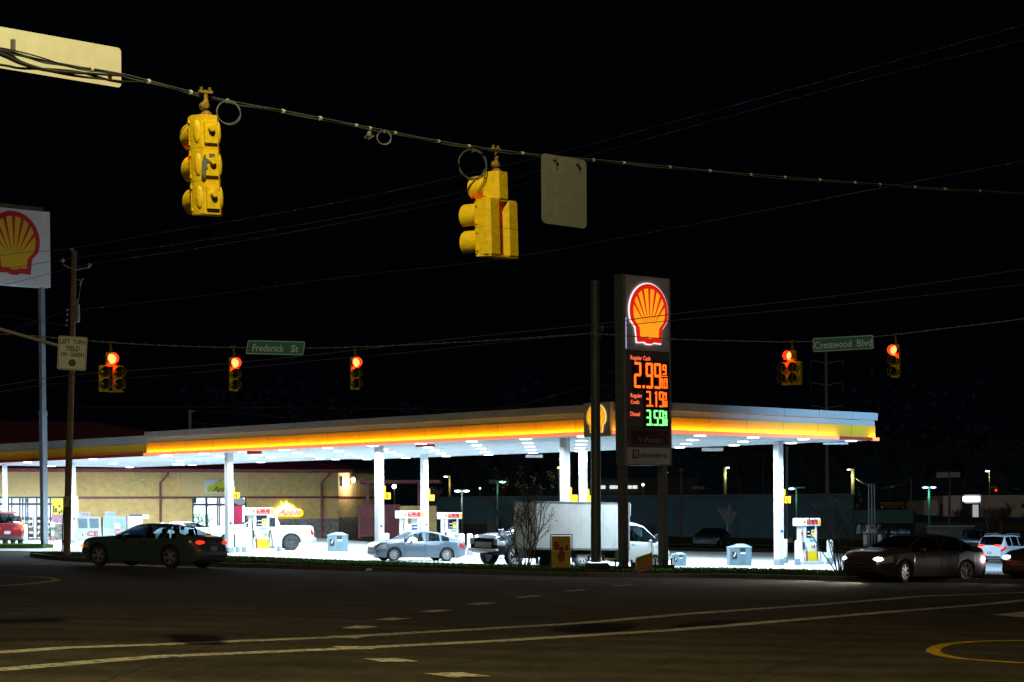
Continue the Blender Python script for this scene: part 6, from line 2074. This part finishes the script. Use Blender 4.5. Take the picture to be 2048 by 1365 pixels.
for a, b in ((1712, 1722), (1724, 1745), (1748, 1768), (1771, 1794), (1797, 1820)):
    o_, _, _ = wallbox(root, a, b, 1050, 166.7 - (a - 1708) * .008, 166.7 - (b - 1708) * .008, .15, carglass, 'window', zb=P(1765, 1068, 166).z); rel(o_)
    o = MB(); 
o_, _, _ = wallbox(root, 1710, 1825, 1058, 166.5, 165.5, .12, teal, 'mullion', zb=P(1765, 1059, 166).z); rel(o_)
o_, _, _ = wallbox(root, 1757, 1771, 1058, 166.3, 166.1, .12, mat('door_teal', (.04, .10, .10), .5), 'door'); rel(o_)
# pale bank building on the rise
pale = mat('pale_render', (0.42, 0.42, 0.44), .9, noise=.08)
root = empty('pale_building', P(1950, 1036, 240), 0, 'pale flat-roofed building on the rise at the far right with a lit white sign', 'building')
base = root.location.copy()
for a, b, t, y0, y1, m_ in ((1848, 1912, 1001, 243, 243, pale), (1886, 1930, 992, 240, 240, pale), (1928, 1962, 990, 238, 238, pale), (1960, 2250, 990, 240, 238, pale)):
    o_, _, _ = wallbox(root, a, b, t, y0, y1, 10, m_, 'wall'); rel(o_)
o_, _, _ = wallbox(root, 1927, 1960, 993.5, 237.5, 237.5, .4, mat('lit_sign', (.9, .9, .9), .5, emit=(2.6, 2.8, 3.2), estr=1), 'lit_sign', zb=P(1940, 1003, 237.5).z); rel(o_)
o_, _, _ = wallbox(root, 1926, 1961, 1007, 237.4, 237.4, .3, mat('dark_entrance', (.03, .03, .035), .6), 'entrance'); rel(o_)
o_, _, _ = wallbox(root, 1946, 1957, 1010, 237.2, 237.2, .2, mat('lit_entrance', (.5, .5, .5), .5, emit=(.35, .35, .33), estr=1), 'lit_door'); rel(o_)
for a, b, t, bt in ((1880, 1886, 1008, 1034), (2044, 2050, 1008, 1016), (1925, 1930, 1005, 1036)):
    o_, _, _ = wallbox(root, a, b, t, 237.9, 237.9, .2, MATS['dark_entrance'], 'window', zb=P(a, bt, 238).z); rel(o_)
# strip building with four lit windows
root = empty('distant_building', P(1240, 985, 290), 0, 'dark distant building with a row of lit windows under the canopy', 'building')
base = root.location.copy()
o_, _, _ = wallbox(root, 1150, 1400, 957, 292, 290, 14, mat('dark_siding', (.035, .038, .042), .9), 'wall'); rel(o_)
lw = mat('lit_window', (.8, .8, .8), .5, emit=(.75, .85, .8), estr=1)
for a, b in ((1201, 1209), (1219.5, 1230), (1232.5, 1237.5), (1252, 1262), (1265, 1273)):
    o_, _, _ = wallbox(root, a, b, 971.5, 291, 290.7, .3, lw, 'window', zb=P(1240, 978, 291).z); rel(o_)
# low long trailer / sheds behind the right cars
root = empty('parked_trailer', P(1900, 1072, 150), 0, 'long dark low trailer with pale roof edge behind the parked pickup', 'trailer')
base = root.location.copy()
o_, _, _ = wallbox(root, 1853, 1950, 1053, 150, 149, 2.4, mat('trailer_side', (.10, .13, .12), .7), 'body'); rel(o_)
o_, _, _ = wallbox(root, 1853, 1950, 1052, 149.9, 148.9, 2.6, mat('trailer_edge', (.25, .4, .36), .6), 'roof_edge', zb=P(1900, 1054, 149.5).z); rel(o_)

# ------------------------------------------------------------------ street lamps, poles and signs in the distance
def lampglow(name, c, k): return mat(name, (.8, .8, .8), .4, emit=tuple(x * k for x in c), estr=1)
g_cool = lampglow('lamp_cool', (.75, .95, 1.0), 7)
g_mint = lampglow('lamp_mint', (.45, 1.0, .80), 3.0)
g_blue = lampglow('lamp_blue', (.35, .45, 1.0), 5)
g_warm = lampglow('lamp_warm', (1.0, .45, .08), 5)
g_pale = lampglow('lamp_pale', (1.0, .95, .75), 4)
pole_d = mat('lamp_pole', (0.22, 0.23, 0.21), .6)
pole_g = mat('lamp_pole_green', (0.12, 0.30, 0.22), .6)
wood_l = mat('pole_wood_pale', (0.24, 0.20, 0.10), .9, noise=.3)
def street_lamp(px, pyb, pyt, Y, arms, label, glow, pm=None, r=.09, hs=1.0, light=None, lit=None):
    b = P(px, pyb, Y); t = P(px, pyt, Y)
    root = empty('street_lamp', b, 0, label, 'street lamp', 'street lamps behind the lot')
    MB().tube([(0, 0, -1.5), (0, 0, t.z - b.z)], r, 8).build('pole', pm or pole_d, root, smooth=True)
    for k, (dx, on) in enumerate(arms):
        x = dx * Y / F
        ar = MB().tube([(0, 0, t.z - b.z - .05), (x * .6, 0, t.z - b.z)], .05, 6)
        ar.cbox((x, 0, t.z - b.z - .02), (.75 * hs, .4, .16 * hs), .05)
        h_ = ar.build('lamp_head', pm or pole_d, root)
        if on: MB().ball((x, -.05, t.z - b.z - .12 * hs), (.33 * hs, .22, .12 * hs), 12).build('lamp_glass', glow, h_, smooth=True)
    if light:
        lamp('lamp_light', 'POINT', (arms[0][0] * Y / F, -.6, t.z - b.z - .9), light[0], light[1], root, size=.2)
    return root
def ball_lamp(px, pyb, pyt, Y, label, glow, rr, pm=None):
    b = P(px, pyb, Y); t = P(px, pyt, Y)
    root = empty('street_lamp', b, 0, label, 'street lamp', 'street lamps behind the lot')
    MB().tube([(0, 0, -1.5), (0, 0, t.z - b.z)], .07, 6).build('pole', pm or pole_d, root)
    MB().ball((0, -.1, t.z - b.z), rr, 10).build('lamp_glass', glow, root, smooth=True)
ball_lamp(789, 1040, 973.5, 200, 'bright ball-like lamp seen through the enclosure frame', lampglow('lamp_star', (.75, .95, 1.0), 14), .22)
street_lamp(924.5, 1075, 980, 170, [(-8.5, 1), (8.5, 1)], 'pale double-headed lamp between the second pump and the black pickup', g_cool, pole_d, .08, .85, light=(40, (.8, 1, .9)))
street_lamp(995, 1060, 962, 172, [(11, 1)], 'single mint lamp left of the tall shrub', g_mint, pole_g, .07, .9, light=(25, (.5, 1, .8)))
street_lamp(1593, 1040, 975, 160, [(-10, 1), (10, 0)], 'lamp behind the pump numbered 10 with one blue-white head lit', g_blue, pole_g, .07, .85, light=(20, (.5, 1, .85)))
street_lamp(1858.5, 1034, 973, 215, [(-8, 1), (8, 1)], 'double blue lamp on a green-lit pole left of the blank sign board', g_blue, pole_g, .12, 1.0, light=(60, (.3, 1, .7)))
street_lamp(1979, 975, 941, 330, [(-4, 1)], 'distant blue-white lamp above the pale building', lampglow('lamp_bw', (.6, .75, 1.0), 9), wood_l, .1, 1.1, light=(60, (.9, 1, .7)))
street_lamp(1450, 985, 934.5, 240, [(5.5, 1)], 'lamp on a lit wooden pole just left of the column numbered 10', lampglow('lamp_w', (1, 1, .95), 9), wood_l, .20, .7, light=(120, (.9, .95, .6)))
street_lamp(1332, 992, 944, 250, [(0.5, 1)], 'small lamp on a lit pole just left of the right sign post', g_pale, wood_l, .12, .7, light=(60, (.9, .95, .6)))
street_lamp(900, 1000, 952, 230, [(-8, 1)], 'lamp on a wooden pole right of the column numbered 2', g_pale, wood_l, .13, .8, light=(70, (1, .9, .6)))
street_lamp(1706, 990, 938, 200, [(-8.5, 1)], 'leaning lit pole with small lamp above the teal building', g_pale, wood_l, .18, .6, light=(130, (.9, .95, .6)))
ball_lamp(1117, 1000, 936, 240, 'small orange lamp left of the column pair behind the box truck', g_warm, .13)
ball_lamp(1286, 985, 970, 285, 'small pale lamp beside the lit window row', g_pale, .2)
ball_lamp(960, 1000, 977, 300, 'tiny pale lamp between the double lamp and the mint lamp', g_pale, .14)
street_lamp(1527, 1000, 919, 230, [(8, 0)], 'unlit dim street lamp behind the column numbered 10', g_pale, mat('dim_pole', (.06, .065, .07), .6), .07, .8)
def wood_pole(px, pyb, pyt, Y, r, label, m, lean=0, arms=()):
    b = P(px, pyb, Y); t = P(px + lean, pyt, Y)
    root = empty('wooden_pole', b, 0, label, 'pole', 'poles behind the lot')
    MB().tube([(0, 0, -1), t - b], r, 8, r1=r * .75).build('pole', m, root, smooth=True)
    for dz, w in arms: MB().bx(-w, w, -.05, .05, (t - b).z - dz - .06, (t - b).z - dz + .06).build('crossarm', m, root)
    return root
brn = mat('pole_brown', (.12, .07, .05), .9)
wood_pole(1362.5, 1075, 936, 165, .10, 'thin brown pole right of the right sign post', brn, 0, ((.2, .25),))
wood_pole(1574, 1072, 893, 150, .13, 'tall plain grey pole just right of the column numbered 10', mat('pole_bluegrey', (.16, .2, .24), .6))
wood_pole(1898, 1068, 943, 155, .11, 'brown wooden pole carrying the blank double sign board', brn, 2)
wood_pole(1809, 1050, 930, 260, .16, 'dark bare pole right of the three-legged frame', mat('pole_dark', (.03, .03, .03), .9))
wood_pole(1822, 1018, 958, 230, .08, 'thin pale pole above the teal fascia', wood_l)
wood_pole(1144.5, 1000, 920, 200, .12, 'dark pole between the two white columns behind the box truck', MATS['pole_dark'])
# the grey pole of the gantry with davit arms (power pylon)
b = P(1655, 990, 260); 
root = empty('power_pylon', b, 0, 'tall dim steel power pylon with three pairs of upswept arms', 'pylon')
tz = P(1653, 703, 260).z - b.z
pyl = mat('pylon_steel', (.20, .20, .22), .6)
MB().tube([(0, 0, -2), (-.1, 0, tz)], .30, 8, r1=.16).build('mast', pyl, root, smooth=True)
for py in (728, 772, 818):
    z = P(1653, py, 260).z - b.z
    for sg_ in (-1, 1):
        MB().tube([(0, 0, z), (sg_ * .9, 0, z + .25), (sg_ * 2.05, 0, z + .42)], .08, 5, r1=.05).build('davit_arm', pyl, root)
        MB().tube([(sg_ * 2.05, 0, z + .42), (sg_ * 2.1, 0, z - 1.0)], .03, 4).build('insulator_string', pyl, root)
# strut pole behind the second canopy
b = P(380.5, 900, 190)
root = empty('steel_pole', b, 0, 'short grey-green pole top rising behind the canopies', 'pole')
MB().bx(-.13, .13, -.13, .13, -8, P(380, 820, 190).z - b.z).build('pole', mat('pole_greygreen', (.20, .26, .25), .6), root)
MB().tube([(.15, 0, P(380, 825, 190).z - b.z), (.5, 0, P(380, 822, 190).z - b.z)], .05, 5).build('bracket', ins, root)
for k, (y0, y1) in enumerate(((821, 840), (846, 858))):
    pts = [P(386, y0, 190), P(500, y0 + 8, 190), P(640, y1 + 2, 190), P(760, y1 + 8, 190)]
    o = MB().tube([p - pts[0] for p in pts], .022, 4).build('power_line', wire_far_m, None); o.location = pts[0]
    tag(o, ('upper' if k == 0 else 'lower') + ' wire running right from the short grey-green pole', 'power line', 'thin overhead power lines')
# blank double board on the wooden pole and smaller ones
def board(px0, px1, py0, py1, Y, label, m, cat='sign board'):
    a = P(px0, py0, Y); b = P(px1, py1, Y)
    root = empty('sign_board', (a + b) / 2, 0, label, cat)
    w, h_ = (b.x - a.x) / 2, (a.z - b.z) / 2
    MB().bx(-w, w, -.06, .06, -h_, h_).build('board', m, root)
    return root
gb = mat('board_grey', (0.22, 0.26, 0.32), .7)
board(1873, 1897.5, 945, 956, 154, 'left half of the blank double board on the brown wooden pole', gb)
board(1899.5, 1920, 945, 955, 154, 'right half of the blank double board on the brown wooden pole', gb)
board(978, 993, 960, 968, 171, 'blank box board beside the mint lamp', mat('board_dim', (.10, .12, .14), .7))
board(1383, 1396, 973, 979, 175, 'left blank board on the dark post beyond the lot', MATS['board_dim'])
board(1397, 1409, 973, 979, 175, 'right blank board on the dark post beyond the lot', MATS['board_dim'])
wood_pole(1396.5, 1060, 973, 175.3, .07, 'dark post carrying two small blank boards', MATS['pole_dark'])
# three-legged steel frame with a red notice
root = empty('steel_gantry', G(1745, 1096, .0), 0, 'three-legged galvanised steel frame with a red and white notice', 'steel frame')
s = F / root.location.y
zt = P(1745, 968, root.location.y).z - root.location.z
for px in (1738, 1744, 1749.5): 
    x = (px - 1745) / s
    MB().tube([(x, 0, -.1), (x, 0, zt)], .055, 8).build('leg', galv, root, smooth=True)
MB().bx(-.25, .16, -.03, .03, zt * .6, zt * .6 + .05).build('cross_bar', galv, root)
zc = P(1745, 1059, root.location.y).z - root.location.z
nn_ = MB().bx(-.18, .17, -.12, -.08, zc - .27, zc + .27).build('notice', mat('notice_pale', (.5, .42, .45), .6), root)
MB().bx(-.16, .15, -.13, -.12, zc + .03, zc + .24).build('notice_red', mat('notice_redband', (.4, .04, .06), .6), nn_)
for k in range(3):
    pts = [P(1712 + k * 2, 958 + 1.5 * k, 200), P(1735, 968 + 2 * k, 190), P(1770, 975 + 1.5 * k, 200), P(1812, 966 + k, 255)]
    o = MB().tube(curve_pts([p - pts[0] for p in pts], 14), .025, 4).build('power_line', mat('wire_lit', (.5, .5, .45), .6), None); o.location = pts[0]
    tag(o, ['top', 'middle', 'lowest'][k] + ' of three sagging wires over the three-legged frame', 'power line', 'thin overhead power lines')
# tan utility cube by the bank
root = empty('utility_cabinet', (0, 0, 0), 0, 'tan box at the foot of the tall plain grey pole', 'cabinet')
MB().cbox((0, 0, .35), (.8, .7, .75), .04).build('body', mat('tan_box', (.45, .28, .12), .8), root)
MB().cbox((0, 0, .75), (.84, .74, .06), .02).build('lid', MATS['tan_box'], root)
fit(root, 1567, 1586, 1091, radians(10))
# bare trees beyond the lot
def bare_tree(px, pyb, pyt, wpx, Y, label, seed, m, grp='bare trees beyond the lot', dep=3, rr=.06):
    R = random.Random(seed)
    b = P(px, pyb, Y); H = (pyb - pyt) * Y / F; W = wpx * Y / F
    root = empty('bare_tree', b, 0, label, 'tree', grp)
    o = MB()
    def br(p, d, L, r, dd):
        pts = [p]; q = Vector(p); e = Vector(d)
        for i in range(3):
            e = (e + Vector((R.uniform(-.2, .2), R.uniform(-.2, .2), R.uniform(0, .12)))).normalized()
            q = q + e * L / 3; pts.append(Vector(q))
            if dd > 0:
                for _ in range(2):
                    a = Vector((R.uniform(-1, 1), R.uniform(-1, 1), R.uniform(.2, 1))).normalized()
                    br(Vector(q), (e * .5 + a * .7).normalized(), L * R.uniform(.5, .75), r * .55, dd - 1)
        o.tube(pts, r, 3, r1=r * .5, cap=False)
    t = MB().tube([(0, 0, -.3), (0, 0, H * .32)], rr, 6, r1=rr * .8).build('trunk', m, root, smooth=True)
    for k in range(4):
        a = 2 * pi * k / 4 + R.uniform(-.4, .4)
        br(Vector((0, 0, H * (.22 + .03 * k))), Vector((cos(a) * .7, sin(a) * .7, 1)).normalized(), H * .38, rr * .6, dep)
    c = o.build('crown', m, root)
    vs = [v.co for v in c.data.vertices]
    x0 = min(v.x for v in vs); x1 = max(v.x for v in vs); zt = max(v.z for v in vs)
    root.scale = (W / (x1 - x0), W / (x1 - x0), H / zt)
    return root
barkp = mat('pale_bark', (.30, .28, .27), .9)
barkd = mat('dark_bark', (.035, .035, .038), .9)
bare_tree(1455, 1066, 1008, 44, 150, 'small pale bare tree above the black sedan', 5, barkp, rr=.07)
bare_tree(869, 1010, 970, 34, 182, 'small pale bare tree right of the shop enclosure', 6, barkp, rr=.06)
bare_tree(1975, 1062, 1012, 46, 150, 'pale bare tree in front of the pale building', 8, mat('grey_bark', (.13, .12, .11), .9), rr=.07)
bare_tree(2003, 1060, 1000, 70, 170, 'dense brown bare tree in front of the pale building', 9, mat('brown_bark', (.14, .09, .05), .9), dep=4, rr=.09)
bare_tree(1925, 1062, 1015, 50, 160, 'dim bare tree between the teal and pale buildings', 10, barkd, rr=.07)
for k in range(12):
    px = [870, 930, 1010, 1080, 1480, 1540, 1620, 1690, 1780, 1850, 1930, 2010][k]
    lab = ['behind the column numbered 2', 'behind the double lamp', 'behind the mint lamp', 'above the box truck tail', 'right of the lit wooden pole', 'behind the column numbered 10', 'left of the steel pylon', 'right of the steel pylon', 'over the three-legged frame', 'over the double blue lamp', 'above the lit white sign', 'at the right edge over the pale building'][k]
    bare_tree(px, 985, rnd.uniform(845, 900), rnd.uniform(80, 120), rnd.uniform(270, 330), 'tall dark leafless tree on the hill ' + lab, 40 + k, barkd, 'dark leafless trees on the hill', dep=3, rr=.28)
# far dark wood on the hill
R = random.Random(3)
o = MB()
for k in range(9000):
    x = R.uniform(-60, 190); y = R.uniform(350, 430)
    hh = 16 + 5 * sin(x * .11) + 4 * sin(x * .31 + 1)
    z = hgt(x, y) + R.random() ** .8 * hh
    c = Vector((x, y, z)); d = Vector((R.uniform(-1, 1), R.uniform(-1, 1), R.uniform(-1, 1))).normalized() * R.uniform(.3, .9); e2 = Vector((R.uniform(-1, 1), R.uniform(-1, 1), R.uniform(-1, 1))).normalized() * R.uniform(.2, .6)
    o.add([c - d, c + e2, c + d, c - e2], [(0, 1, 2, 3)])
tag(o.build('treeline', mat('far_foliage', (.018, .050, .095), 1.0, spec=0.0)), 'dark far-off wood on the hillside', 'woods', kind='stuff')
# far cars on the raised road, tail lights on
def tiny_car(px, py, Y, label, col, tail):
    r, b = car('sedan_car', label, 'car', sedan(4.7, 1.8, 1.45, 2.7, .33, paint=paint(label[:12], col), tail_m=tail_on if tail else tail_off), 'far cars on the raised road')
    p = P(px, py, Y)
    r.location = p; r.rotation_euler = (0, 0, radians(-6))
tiny_car(1783, 1019.5, 262, 'far brown car with a red tail lamp above the teal fascia', (.12, .08, .05), True)
tiny_car(1722, 1018, 265, 'far dark car above the left end of the teal fascia', (.03, .03, .03), False)
o = MB().ball((0, 0, 0), (.2, .2, .2), 10).build('traffic_light', tail_on, None); o.location = P(1992, 981, 300)
tag(o, 'tiny red far signal above the pale building', 'traffic light')
board(1980, 1995, 973, 977, 299, 'small blank pale board above the pale building', gb)
board(2027, 2040, 976, 980, 290, 'small green street sign at the far right above the pale building', mat('far_green', (.02, .25, .18), .6))
